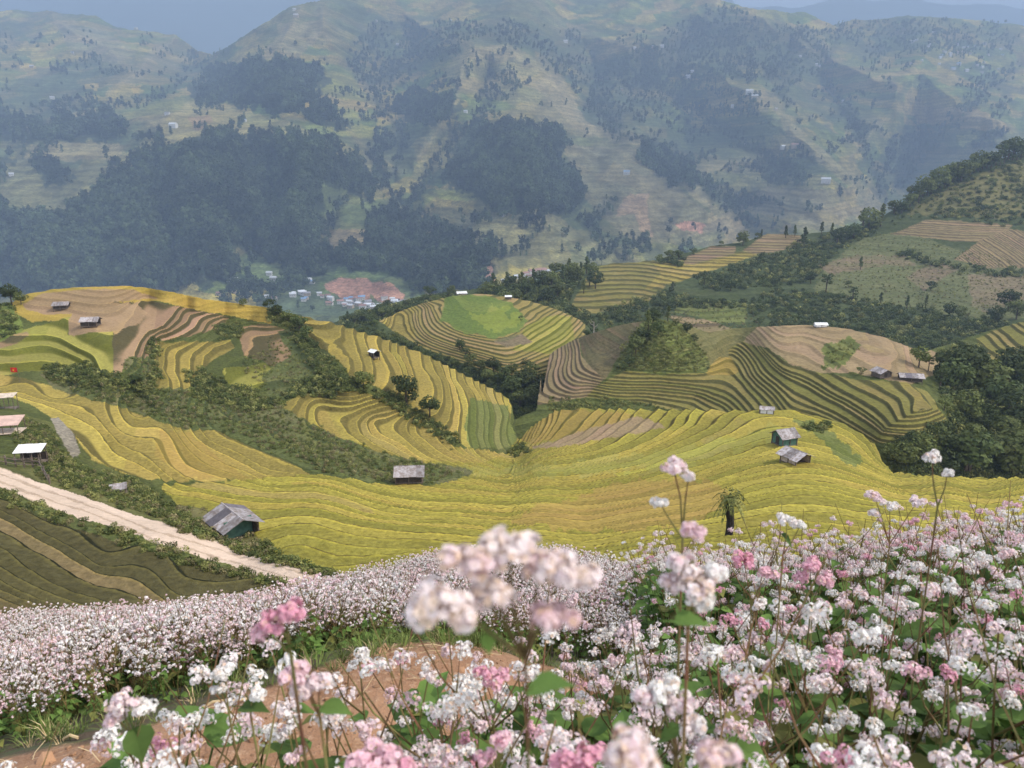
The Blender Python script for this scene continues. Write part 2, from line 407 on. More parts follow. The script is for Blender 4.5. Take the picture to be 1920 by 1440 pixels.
cont(-46, [(600, 770), (650, 815), (720, 862), (900, 902), (1050, 899), (1200, 878), (1320, 830), (1380, 790), (1420, 772), (1480, 772)])
cont(-48, [(700, 790), (760, 840), (850, 882), (1000, 884), (1150, 862), (1250, 820), (1300, 770)])
cont(-50.5, [(790, 800), (850, 858), (1000, 866), (1100, 840), (1170, 800), (1200, 770)])
cont(-46.4, [(1560, 790), (1600, 812)]); cont(-47, [(1640, 834), (1665, 882)])
cont(-53, [(900, 858), (1000, 848), (1080, 810), (1110, 768)])
cont(-31, [(440, 1005), (600, 985), (800, 1010), (1000, 1008), (1200, 1000), (1400, 975), (1600, 972), (1920, 985)])
cont(-28, [(-100, 850), (0, 895), (160, 945), (550, 1020), (700, 1040), (1000, 1030), (1300, 1015), (1700, 1010)])
cont(-27.3, [(300, 1000)]); cont(-26.3, [(600, 1082)]); cont(-24, [(1000, 1060), (700, 1110), (1300, 1050), (1900, 1050)])
cont(-30, [(60, 850), (0, 840), (200, 920), (360, 970)]); cont(-32, [(40, 790), (120, 850), (0, 780)]); cont(-34.5, [(20, 745), (60, 760)])
cont(-26.2, [(0, 947), (83, 997), (200, 1067), (333, 1110)]); cont(-24.6, [(0, 993), (100, 1057), (233, 1105)]); cont(-23, [(0, 1040), (100, 1100), (300, 1180)]); cont(-20, [(0, 1130), (200, 1190), (-200, 1050)])
A = Sheet('rice_hillside', A_ridge, [(-300, 1230), (2220, 1160)], -260, 2180, 1.9, 1.5, ctrlA, step=1.0, wob=(.3, 11.), micro=.05, span=.25)
A.defcov('brush')
A.paint('grass', [(-300, 560), (30, 560), (45, 620), (0, 650), (-300, 700)])
A.paint('goldflat', [(20, 560), (60, 540), (233, 520), (300, 530), (430, 555), (515, 570), (508, 606), (430, 592), (350, 578), (300, 565), (200, 572), (120, 600), (60, 602), (30, 590)], 2)
A.paint('plateau', [(45, 572), (80, 549), (167, 542), (250, 543), (298, 560), (250, 562), (200, 570), (160, 580), (130, 587), (90, 590), (50, 582)], 2)
A.paint('goldgreen', [(-300, 690), (0, 652), (50, 615), (110, 600), (132, 592), (128, 627), (160, 624), (210, 620), (214, 700), (150, 692), (80, 692), (20, 700), (-300, 740)], 2)
A.paint('brown', [(-50, 655), (0, 640), (50, 622), (55, 632), (0, 655), (-50, 670)], 2)
A.paint('brown', [(130, 598), (140, 577), (200, 567), (277, 565), (320, 572), (360, 580), (430, 595), (408, 625), (350, 634), (300, 638), (278, 670), (240, 668), (228, 700), (212, 700), (212, 624), (160, 627), (130, 627)], 2)
A.paint('plateau', [(128, 600), (140, 577), (200, 567), (255, 570), (275, 585), (262, 605), (225, 622), (160, 627), (130, 627)], 2)
A.paint('weeds', [(232, 672), (278, 668), (290, 700), (285, 730), (240, 705)], 2)
A.paint('gold', [(290, 645), (330, 633), (420, 622), (440, 650), (400, 672), (372, 700), (352, 737), (330, 742), (292, 740)], 2)
A.paint('brush', [(300, 640), (372, 625), (440, 605), (462, 632), (412, 640), (340, 640)], 3)
A.paint('brown', [(455, 612), (500, 606), (550, 620), (548, 662), (520, 688), (460, 668), (450, 640)], 3)
A.paint('goldgreen', [(420, 692), (500, 682), (522, 700), (480, 735), (420, 715)], 3)
A.paint('weeds', [(520, 620), (560, 610), (640, 700), (660, 730), (560, 745), (500, 740), (490, 700), (548, 665)], 4)
A.paint('gold', [(560, 580), (640, 600), (715, 625), (793, 655), (860, 690), (925, 720), (962, 752), (956, 790), (945, 832), (880, 842), (826, 806), (790, 778), (750, 750), (700, 722), (660, 716), (648, 690), (615, 660), (588, 640), (563, 610)], 2)
A.paint('green', [(880, 748), (952, 762), (968, 835), (940, 840), (880, 842), (872, 800)], 3)
A.paint('gold', [(-300, 690), (0, 700), (60, 712), (150, 743), (250, 773), (347, 805), (410, 808), (500, 852), (590, 890), (560, 900), (480, 899), (330, 902), (240, 893), (170, 862), (140, 820), (90, 775), (30, 748), (-300, 740)], 2)
A.paint('amber', [(300, 806), (352, 812), (420, 870), (470, 896), (350, 895), (290, 850)], 6)
bowl = [(280, 912), (420, 902), (600, 888), (700, 906), (770, 908), (890, 888), (860, 876), (760, 862), (700, 845), (600, 803), (525, 760), (560, 744), (640, 733), (700, 738), (750, 757), (800, 792), (850, 838), (950, 850), (968, 822), (1040, 760), (1400, 760), (1500, 760), (1650, 820), (1668, 880), (1940, 885), (2300, 900), (2300, 1100), (560, 1100), (480, 1040), (380, 975), (300, 930)]
A.bowl = A.paint('bowl', bowl, 2)
A.paint('gold', [(525, 758), (560, 744), (640, 733), (700, 738), (750, 757), (800, 792), (850, 838), (950, 850), (900, 870), (760, 862), (700, 843), (600, 803)], 3)
A.paint('amber', [(968, 825), (1040, 765), (1190, 776), (1180, 792), (1080, 812), (1000, 832)], 3)
A.paint('tan', [(1000, 836), (1090, 808), (1180, 785), (1300, 772), (1310, 785), (1200, 812), (1080, 832), (1000, 842)], 3)
A.paint('bowl', [(1190, 776), (1240, 764), (1420, 764), (1400, 800), (1250, 800)], 3)
A.paint('amber', [(1000, 955), (1150, 905), (1330, 900), (1380, 930), (1300, 985), (1100, 1000), (960, 985)], 14)
A.paint('goldgreen', [(860, 880), (1080, 868), (1300, 838), (1450, 800), (1480, 812), (1330, 865), (1150, 890), (900, 895)], 16)
A.paint('green', [(1480, 790), (1530, 788), (1570, 820), (1620, 868), (1600, 880), (1560, 850), (1525, 812)], 7)
A.paint('bowl', [(300, 912), (420, 915), (560, 970), (640, 1030), (560, 1060), (460, 1010), (330, 945)], 4)
A.paint('weeds', [(75, 700), (110, 688), (215, 700), (280, 728), (400, 730), (500, 738), (528, 760), (600, 803), (700, 845), (770, 862), (890, 884), (880, 893), (800, 912), (740, 905), (600, 888), (510, 850), (410, 806), (347, 803), (250, 771), (100, 728)], 4)
A.paint('brush', [(-300, 720), (0, 740), (30, 748), (90, 775), (140, 820), (170, 862), (240, 893), (300, 912), (330, 945), (430, 1005), (520, 1045), (620, 1062), (640, 1100), (500, 1050), (283, 977), (160, 932), (80, 907), (0, 880), (-300, 790)], 4)
A.paint('stone', [(93, 782), (110, 780), (140, 815), (152, 850), (135, 860), (118, 830)], 2)
A.paint('drygrass', [(350, 945), (420, 960), (520, 1040), (440, 1028), (330, 985), (250, 955)], 6)
roadp = [(-300, 780), (0, 878), (80, 905), (160, 930), (283, 975), (417, 1020), (500, 1047), (617, 1078), (720, 1100), (640, 1130), (560, 1100), (500, 1085), (433, 1063), (317, 1027), (233, 997), (143, 973), (80, 943), (0, 913), (-300, 815)]
A.paint('darkolive', [(-300, 810), (0, 913), (80, 943), (143, 973), (233, 997), (317, 1027), (433, 1063), (500, 1085), (560, 1100), (600, 1200), (-300, 1240)], 2, step=.85)
A.paint('weeds', [(-300, 812), (0, 908), (80, 938), (143, 968), (233, 992), (317, 1022), (433, 1058), (560, 1098), (480, 1092), (400, 1075), (317, 1050), (200, 1010), (100, 975), (0, 935), (-300, 840)], 3, step=.85)
A.paint('road', roadp, 2.5)
_cl = [(-300, 797), (0, 895), (80, 924), (160, 951), (283, 1001), (417, 1040), (500, 1064), (600, 1092)]
_onr = A.cov == CK.index('road')
for _o in (-7, 8):
    _d = polydist(A.jit(2)[0], A.jit(2)[1], [[(x_, y_ + _o) for x_, y_ in _cl]]); A.cov[_onr & (_d < 1.7 + fbm(A.U / 20, A.V / 20, 5, 2) * 1.5)] = CK.index('rut')
# flatten the road surface a little
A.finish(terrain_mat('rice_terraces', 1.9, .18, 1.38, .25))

# ---- right hill across the gully
B_ridge = [(930, 800), (1005, 770), (1016, 740), (1015, 700), (1030, 664), (1050, 650), (1080, 634), (1120, 621), (1160, 610), (1200, 604), (1230, 600), (1270, 606), (1330, 625), (1370, 617), (1420, 612), (1500, 609), (1540, 611), (1600, 619), (1650, 630), (1700, 650), (1735, 661), (1760, 651), (1820, 631), (1870, 615), (1920, 602), (2220, 520)]
ctrlB = []
def contB(z, pts): ctrlB.extend((p[0], p[1], z) for p in pts)
contB(-48, [(1540, 612), (1480, 611)]); contB(-49, [(1600, 650), (1650, 640)]); contB(-50, [(1200, 606), (1420, 613), (1700, 655), (1500, 640)]); contB(-54, [(1120, 622), (1735, 663)])
contB(-47.5, [(1235, 602)]); contB(-51, [(1240, 650)]); contB(-57.5, [(1240, 695), (1150, 688), (1330, 692)]); contB(-53, [(1290, 655), (1190, 650)])
contB(-52.3, [(1330, 630), (1340, 645)]); contB(-57, [(1345, 680)])
contB(-58.2, [(1169, 699), (1260, 704), (1325, 704), (1370, 704), (1390, 717), (1417, 755), (1432, 775)])
contB(-57, [(1362, 664), (1385, 682), (1396, 706), (1417, 727), (1448, 758)]); contB(-55.6, [(1375, 650), (1392, 669), (1417, 704), (1456, 737), (1478, 768)])
contB(-53.8, [(1400, 639), (1427, 668), (1454, 701), (1508, 733), (1568, 766), (1622, 798), (1660, 826)])
contB(-51.2, [(1435, 655), (1468, 682), (1522, 697), (1568, 723), (1630, 755), (1665, 777), (1685, 810)])
contB(-49.9, [(1611, 712), (1644, 723), (1685, 750), (1706, 785), (1725, 800)]); contB(-49.2, [(1700, 708), (1712, 720), (1736, 750), (1760, 785)])
contB(-60, [(1125, 714), (1182, 718), (1300, 727), (1340, 738), (1390, 768)]); contB(-62, [(1112, 727), (1208, 737), (1300, 744), (1350, 768)]); contB(-64, [(1100, 745), (1200, 755), (1270, 775)])
contB(-67, [(1150, 800)]); contB(-64,[(1300, 810)]); contB(-59.5, [(1500, 820)]); contB(-59, [(1083, 642), (1086, 669), (1109, 695)]); contB(-61.5, [(1062, 655), (1055, 690), (1078, 728)]); contB(-64, [(1028, 666), (1018, 703), (1023, 737)])
contB(-57.5, [(1135, 665), (1120, 690)]); contB(-67, [(1050, 780), (960, 800)]); contB(-58, [(1640, 860)])
contB(-55, [(1780, 800), (1800, 740)]); contB(-52, [(1750, 700)]); contB(-57, [(1900, 720), (1850, 770)]); contB(-60, [(1900, 850), (2200, 860)]); contB(-57, [(1750, 850)]); contB(-56, [(1820, 632), (1850, 655), (1888, 678), (1920, 692)]); contB(-52, [(1920, 603), (2100, 560)])
contB(-54, [(1885, 625), (1920, 655)])
B = Sheet('terraced_hill', B_ridge, [(930, 860), (1400, 850), (1640, 900), (2220, 940)], 930, 2200, 1.8, 1.4, ctrlB, step=.68, wob=(.5, 22.), micro=.06, span=.25)
B.defcov('brush')
B.paint('drygrass', [(1200, 600), (1330, 618), (1420, 605), (1400, 645), (1370, 665), (1340, 690), (1320, 660)], 3)
B.paint('tan', [(1392, 642), (1425, 604), (1540, 600), (1650, 622), (1700, 640), (1758, 662), (1760, 700), (1700, 722), (1640, 707), (1600, 700), (1540, 700), (1480, 682), (1440, 652)], 3)
B.paint('green', [(1545, 648), (1590, 632), (1618, 652), (1600, 672), (1570, 690), (1545, 692)], 14)
B.paint('oliveterr', [(1366, 655), (1392, 640), (1440, 655), (1480, 683), (1540, 700), (1610, 712), (1700, 718), (1740, 735), (1778, 790), (1700, 820), (1655, 832), (1600, 830), (1400, 830), (1100, 775), (1100, 735), (1169, 696), (1320, 700), (1365, 672)], 2)
B.paint('amber', [(1325, 700), (1335, 682), (1350, 668), (1366, 668), (1386, 690), (1378, 703)], 2)
B.paint('green', [(1160, 690), (1200, 608), (1235, 594), (1275, 606), (1325, 665), (1330, 694), (1240, 704)], 4)
B.paint('drybrown', [(1085, 630), (1130, 612), (1206, 600), (1165, 660), (1135, 712), (1100, 700)], 2)
B.paint('brownterr', [(1000, 760), (1000, 655), (1085, 634), (1090, 670), (1132, 712), (1100, 742), (1030, 757)], 2)
B.paint('oliveterr', [(1830, 635), (1920, 595), (2220, 500), (2220, 720), (1920, 705), (1860, 672)], 2)
B.paint('brush', [(1100, 745), (1170, 748), (1290, 775), (1300, 800), (1100, 800)], 4)
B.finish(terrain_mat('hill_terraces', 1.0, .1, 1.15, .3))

# ---- round hill in the middle
ctrlC = [(900, 555, -60), (850, 556, -60.5), (720, 600, -66), (800, 566, -62.5), (1000, 568, -62), (1100, 605, -68), (640, 615, -72), (600, 640, -75)]
def contC(z, pts): ctrlC.extend((p[0], p[1], z) for p in pts)
contC(-63.5, [(832, 570), (822, 592), (850, 615), (900, 630), (950, 634)]); contC(-66.3, [(792, 575), (785, 600), (805, 627), (870, 651), (950, 672)]); contC(-69.5, [(745, 588), (735, 605), (790, 648), (860, 672), (960, 703)])
contC(-65, [(1000, 630), (1050, 600)]); contC(-67.5, [(1000, 670), (1085, 620)]); contC(-71, [(1060, 690), (1000, 705), (1110, 650)]); contC(-74, [(800, 690), (900, 720), (1000, 740)]); contC(-76, [(980, 800), (1100, 760), (900, 800), (700, 720)]); contC(-77, [(1000, 860)])
C = Sheet('round_hill', [(560, 640), (655, 612), (715, 600), (760, 579), (800, 566), (850, 554), (900, 551), (950, 556), (1000, 566), (1050, 583), (1085, 598), (1105, 615), (1125, 650), (1200, 690)],
          [(560, 700), (760, 760), (960, 860), (1060, 860), (1200, 800)], 560, 1200, 1.8, 1.3, ctrlC, step=.62, wob=(.4, 25.), micro=.08, span=.2)
C.defcov('dgreen')
C.paint('browngold', [(712, 602), (760, 570), (850, 545), (1000, 560), (1100, 600), (1095, 645), (1060, 690), (1010, 712), (950, 710), (860, 678), (785, 650), (735, 620)], 2)
C.paint('gold', [(715, 604), (760, 575), (785, 570), (770, 600), (780, 640), (740, 622)], 2)
C.paint('goldgreen', [(985, 610), (1030, 592), (1068, 592), (1080, 640), (1040, 665), (960, 655)], 3)
C.paint('pinkfield', [(925, 638), (975, 625), (1000, 640), (950, 650)], 2)
C.paint('grass', [(835, 558), (880, 550), (960, 566), (988, 600), (972, 622), (930, 632), (870, 624), (822, 600)], 7)
C.paint('limegrass', [(880, 588), (930, 575), (975, 592), (960, 618), (900, 615)], 16)
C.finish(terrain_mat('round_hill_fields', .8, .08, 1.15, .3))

# ---- right slope beyond
ctrlD = [(u, v, y) for u, v, y in [(1100, 497, 560), (1200, 493, 570), (1350, 460, 600), (1500, 440, 620), (1650, 408, 640), (1800, 325, 690), (1920, 288, 720), (2150, 240, 760),
 (1100, 560, 470), (1300, 550, 470), (1500, 500, 540), (1700, 470, 560), (1900, 450, 560), (1850, 380, 620), (1500, 560, 460), (1700, 540, 490), (1900, 560, 450), (2150, 500, 480),
 (1300, 620, 400), (1500, 620, 400), (1700, 640, 375), (1900, 620, 380), (1100, 640, 390), (1000, 535, 500), (860, 545, 500), (760, 560, 480), (650, 595, 450), (600, 640, 420), (1000, 640, 400), (1400, 700, 340), (1900, 700, 330)]]
D = Sheet('far_right_slope', [(560, 640), (640, 600), (700, 577), (760, 562), (830, 549), (900, 541), (960, 536), (1000, 530), (1050, 512), (1100, 498), (1178, 493), (1220, 489), (1288, 474), (1340, 460), (1400, 452), (1440, 437), (1500, 440), (1560, 433), (1600, 425), (1650, 408), (1700, 380), (1760, 346), (1820, 316), (1880, 298), (1920, 288), (2220, 235)],
          [(560, 720), (1200, 720), (2220, 740)], 560, 2200, 2.2, 1.7, ctrlD, mode='y', step=1.25, wob=(1.0, 60.), micro=.25, span=.3)
D.defcov('dgreen')
D.paint('field', [(1525, 540), (1560, 490), (1620, 445), (1690, 433), (1800, 470), (1870, 500), (2200, 510), (2200, 600), (1850, 600), (1700, 575), (1560, 560)], 4)
D.paint('drygrass', [(1700, 400), (1760, 360), (1840, 325), (1930, 300), (2200, 260), (2200, 400), (1850, 410)], 5)
D.paint('pinkfield', [(1530, 500), (1600, 480), (1700, 482), (1720, 500), (1650, 500), (1560, 515)], 5)
D.paint('pinkfield', [(1700, 520), (1760, 490), (1800, 505), (1730, 545)], 5)
D.paint('pinkfield', [(1815, 515), (1930, 515), (1930, 560), (1850, 590), (1820, 575)], 5)
D.paint('green', [(1270, 560), (1400, 565), (1400, 610), (1330, 600), (1265, 585)], 4)
D.paint('oliveterr', [(1070, 575), (1111, 500), (1178, 490), (1290, 490), (1380, 472), (1430, 470), (1340, 505), (1250, 535), (1215, 565), (1150, 582), (1090, 590)], 2)
D.paint('gold', [(1220, 491), (1300, 496), (1390, 474), (1425, 476), (1340, 505), (1262, 530), (1205, 545), (1240, 512)], 2)
D.paint('brownterr', [(1265, 492), (1335, 462), (1380, 460), (1378, 474), (1300, 494)], 1.5); D.paint('brownterr', [(1390, 470), (1440, 436), (1500, 441), (1506, 456), (1480, 465), (1420, 477)], 1.5)
D.paint('brownterr', [(1670, 438), (1740, 412), (1900, 422), (1870, 455), (1780, 452)], 2)
D.paint('brownterr', [(1790, 488), (1840, 450), (1890, 430), (1960, 440), (2000, 500), (1850, 503)], 2)
D.paint('brownterr', [(1252, 590), (1330, 600), (1420, 632), (1300, 640)], 2)
fan = inpoly(D.U, D.V, [(1790, 488), (1840, 450), (1890, 430), (1960, 440), (2000, 500), (1850, 503)])
D.h[fan] = (D.Z + (D.U - 1850) * .17)[fan]
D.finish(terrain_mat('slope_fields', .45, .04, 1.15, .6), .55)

# ---- the big mountain side
def patches(s, scx, scy, seed):
    return None
ctrlE = [(0, 560, 1250), (300, 560, 1200), (600, 590, 1200), (900, 560, 1250), (1200, 520, 1500), (1500, 450, 1900), (1920, 380, 2400), (2200, 350, 2500), (-300, 560, 1300),
 (0, 640, 1000), (600, 660, 1000), (1200, 640, 1150), (1900, 600, 1500),
 (0, 400, 1500), (350, 270, 1800), (600, 280, 1850), (200, 420, 1450), (500, 400, 1550), (700, 350, 1950), (720, 470, 1500), (850, 480, 1450), (-300, 350, 1700),
 (0, 250, 2300), (200, 200, 2600), (450, 210, 2400), (330, 200, 2500), (0, 100, 3600), (200, 60, 4200), (370, 110, 4100), (370, 150, 3600), (-300, 50, 4000),
 (480, 130, 2900), (560, 20, 3500), (700, 130, 3600), (650, 200, 2800), (700, 280, 2400), (880, 95, 3200), (950, 100, 3100), (900, 200, 2600), (980, 300, 2050), (950, 390, 1750), (800, 330, 2200), (780, 420, 1850),
 (1100, 230, 3050), (1050, 260, 2500), (1200, 270, 2500), (1300, 340, 2250), (1100, 400, 1900), (1330, 460, 2000), (1130, 250, 2900), (1220, 230, 3100), (1280, 300, 2900), (1400, 430, 2350),
 (800, 0, 4600), (1100, 60, 4300), (1340, 0, 4400), (1200, 100, 3900), (1400, 170, 3200), (1480, 240, 2800), (1600, 340, 2500), (1450, 330, 2550), (1380, 260, 3000), (1530, 170, 3500), (1640, 350, 2900), (1560, 60, 4300), (1560, 120, 3900),
 (1700, 100, 3900), (1720, 180, 3200), (1850, 220, 3000), (1800, 290, 2900), (1900, 240, 3100), (1700, 280, 3150), (1920, 60, 4300), (1800, 100, 3900), (2200, 60, 4300), (2200, 250, 3000)]
RIDGES = [[(555, 20), (520, 80), (470, 120), (400, 130), (370, 190), (300, 230), (200, 220), (60, 240)], [(600, 20), (640, 110), (700, 190), (740, 235)], [(480, 150), (560, 190), (640, 230), (700, 290), (745, 315)], [(400, 250), (520, 255), (620, 270), (700, 340), (760, 400), (860, 450), (930, 500)], [(300, 300), (250, 330), (180, 370), (100, 430), (60, 520)],
 [(420, 260), (440, 350), (400, 440), (380, 520)], [(560, 260), (560, 350), (540, 440)], [(880, 90), (960, 90), (1020, 150), (1090, 230), (1140, 248), (1240, 285), (1320, 370), (1400, 430)], [(880, 95), (860, 170), (850, 220), (790, 290)], [(960, 220), (930, 250), (980, 330), (1000, 400), (1080, 450), (1200, 490)], [(1180, 90), (1280, 130), (1400, 165), (1460, 210), (1500, 260), (1580, 320), (1660, 385)],
 [(1480, 270), (1400, 300), (1300, 330)], [(1340, 0), (1300, 60), (1220, 100)], [(1400, 20), (1480, 70), (1560, 110), (1680, 160), (1730, 200), (1850, 220), (1900, 242)], [(1700, 190), (1640, 240), (1600, 290)], [(100, 30), (200, 90), (260, 140)], [(330, 68), (300, 110), (200, 180)], [(740, 20), (820, 60), (880, 90)], [(1000, 0), (1060, 60), (1180, 90)]]
GULLIES = [[(690, 290), (720, 350), (770, 400), (850, 440), (930, 470)], [(650, 110), (720, 200), (760, 260), (740, 330)], [(1060, 60), (1110, 120), (1115, 200), (1160, 250), (1260, 290), (1330, 360), (1410, 425)], [(800, 60), (760, 120), (700, 160)], [(1560, 60), (1540, 140), (1600, 230), (1640, 330), (1665, 380)], [(1240, 170), (1330, 230), (1450, 300)],
 [(360, 110), (330, 170), (250, 200), (60, 200)], [(1920, 120), (1840, 180), (1760, 260), (1680, 360)], [(500, 320), (490, 400), (470, 470)], [(640, 380), (600, 460)], [(300, 330), (310, 420), (330, 500)], [(1150, 380), (1100, 420), (1150, 480)], [(1420, 430), (1360, 360), (1250, 330)], [(920, 130), (900, 230), (820, 300), (770, 390)], [(1480, 90), (1440, 140), (1480, 200)], [(1300, 60), (1240, 140), (1180, 170)]]
DG_ = {}
def offE(U, V, Y):
    wu = U + fbm(U / 60, V / 60, 201, 3) * 16; wv = V + fbm(U / 60, V / 60, 207, 3) * 12
    DG_['r'] = polydist(wu, wv, RIDGES); DG_['g'] = polydist(wu, wv, GULLIES)
    Y = Y * (1 - .055 * np.exp(-DG_['r'] / 38) + .065 * np.exp(-DG_['g'] / 34))
    k = np.clip((640 - V) / 300, 0, 1)
    Y = Y * (1 + np.clip((620 - V) / 150, 0, 1) * (.013 * fbm(U / 46, V / 42, 101, 3) + .022 * (np.abs(fbm(U / 75 + V / 160, V / 150, 107, 2)) - .3)))
    return Y * (1 + k * (.045 * fbm(U / 120, V / 90, 71, 3) + .05 * np.abs(fbm(U / 210 + V / 300, V / 400, 77, 3)) * 1.5) )
E = Sheet('mountain', [(-300, 0), (0, 18), (130, 24), (180, 32), (220, 50), (330, 66), (370, 96), (400, 100), (430, 84), (480, 54), (530, 20), (560, 8), (600, 2), (660, -40), (800, -90), (1100, -90), (1300, -40), (1340, -8), (1370, 4), (1420, 19), (1460, 21), (1510, 22), (1540, 40), (1560, 50), (1600, 39), (1700, 30), (1800, 35), (1920, 50), (2220, 40)],
          [(-300, 700), (2220, 700)], -260, 2180, 2.4, 2.1, ctrlE, mode='y', step=13., wob=(10., 160.), micro=2.0, span=.2, off=offE, extra=lambda u: fbm(u / 30, u * 0, 91, 3) * 3)
E.ZF = None
FOREST = [[(0, 388), (60, 400), (120, 400), (170, 370), (220, 315), (300, 300), (360, 262), (400, 250), (440, 270), (520, 255), (600, 265), (650, 280), (700, 340), (706, 375), (640, 352), (602, 342), (604, 400), (606, 470), (690, 482), (700, 402), (760, 420), (860, 450), (930, 490), (905, 545), (775, 552), (765, 520), (700, 505), (640, 502), (560, 500), (500, 475), (440, 466), (425, 520), (330, 540), (200, 545), (-300, 590), (-300, 380)],
 [(360, 165), (400, 125), (470, 110), (600, 115), (620, 150), (600, 180), (650, 245), (600, 235), (560, 215), (460, 200), (400, 190), (360, 182)],
 [(828, 335), (870, 280), (920, 230), (960, 235), (1050, 250), (1056, 290), (1080, 330), (1112, 375), (1060, 402), (950, 395), (870, 368)],
 [(740, 205), (790, 170), (860, 190), (850, 215), (780, 240), (760, 230)], [(45, 240), (200, 213), (240, 240), (200, 270), (60, 265)],
 [(1190, 275), (1240, 268), (1290, 318), (1302, 355), (1260, 342), (1215, 312)], [(-300, 190), (30, 200), (60, 250), (0, 266), (-300, 270)], [(-300, 290), (25, 300), (10, 345), (-300, 350)],
 [(500, 475), (600, 495), (610, 515), (560, 520)], [(60, 325), (120, 310), (140, 345), (90, 350)]]
FOREST2 = [[(1090, 205), (1120, 130), (1200, 85), (1340, 10), (1450, 40), (1560, 62), (1540, 120), (1500, 150), (1420, 160), (1360, 170), (1260, 200), (1200, 222), (1130, 245)],
 [(640, 120), (700, 60), (860, 40), (1000, 60), (1100, 120), (1080, 180), (1000, 90), (880, 80), (760, 160), (700, 180)], [(1560, 60), (1700, 40), (1920, 60), (1920, 100), (1760, 90), (1600, 110)],
 [(700, 240), (740, 260), (720, 320), (690, 300)], [(1420, 290), (1480, 300), (1520, 340), (1440, 350)], [(1640, 300), (1700, 240), (1740, 250), (1680, 350)], [(1280, 215), (1400, 190), (1420, 215), (1300, 222)]]
# land cover of the mountain: a quilt of fields, in bands along the contours
qx = E.X / 105. + fbm(E.X / 160, E.Y / 160, 5, 2) * .7; qz = E.Z / 34. + fbm(E.X / 130, E.Z / 90, 9, 2) * .7
best = np.full(E.X.shape, 9.); idv = np.zeros(E.X.shape)
ix = np.floor(qx); iz = np.floor(qz)
for a in (-1, 0, 1):
    for b in (-1, 0, 1):
        jx = hsh(ix + a, iz + b, 5); jz = hsh(ix + a, iz + b, 6)
        d = np.hypot(ix + a + jx - qx, iz + b + jz - qz); m = d < best
        best = np.where(m, d, best); idv = np.where(m, hsh(ix + a, iz + b, 8), idv)
pal = np.array([(.17, .135, .075), (.13, .125, .055), (.095, .12, .05), (.22, .165, .095), (.075, .105, .045), (.15, .15, .06), (.19, .15, .07), (.11, .13, .06), (.08, .10, .045), (.25, .20, .09)]) * np.array((1.55, 1.58, .95))
T = pal[(idv * 9.99).astype(int)]
lf = fbm(E.X / 420, E.Z / 260, 15, 3)
green = sstep(-.05, .35, lf + sstep(.0, .3, fbm(E.X / 60, E.Z / 25, 35, 3)) * .3)[..., None]
T = T * (1 - .7 * green) + np.array((.085, .10, .055)) * .7 * green
edge = sstep(.05, .0, np.abs(fbm(E.X / 90, E.Z / 30, 41, 3)))[..., None]       # hedges and gullies
T = T * (1 - .55 * edge) + np.array((.04, .06, .03)) * .55 * edge
rl = (np.exp(-DG_['r'] / 9) * .55)[..., None]; T = T * (1 - rl) + np.array((.30, .24, .13)) * rl
def epaint(poly, col, a=6, al=1.):
    global T
    pu, pv = E.jit(a); m = (inpoly(pu, pv, poly))[..., None] * al
    T = T * (1 - m) + np.array(col) * m
for p in FOREST: epaint(p, (.035, .048, .024), 22, .9)
for p in FOREST2: epaint(p, (.045, .06, .035), 14, .35)
tanf = (.32, .27, .11); gf = (.14, .17, .06); yf = (.50, .36, .10)
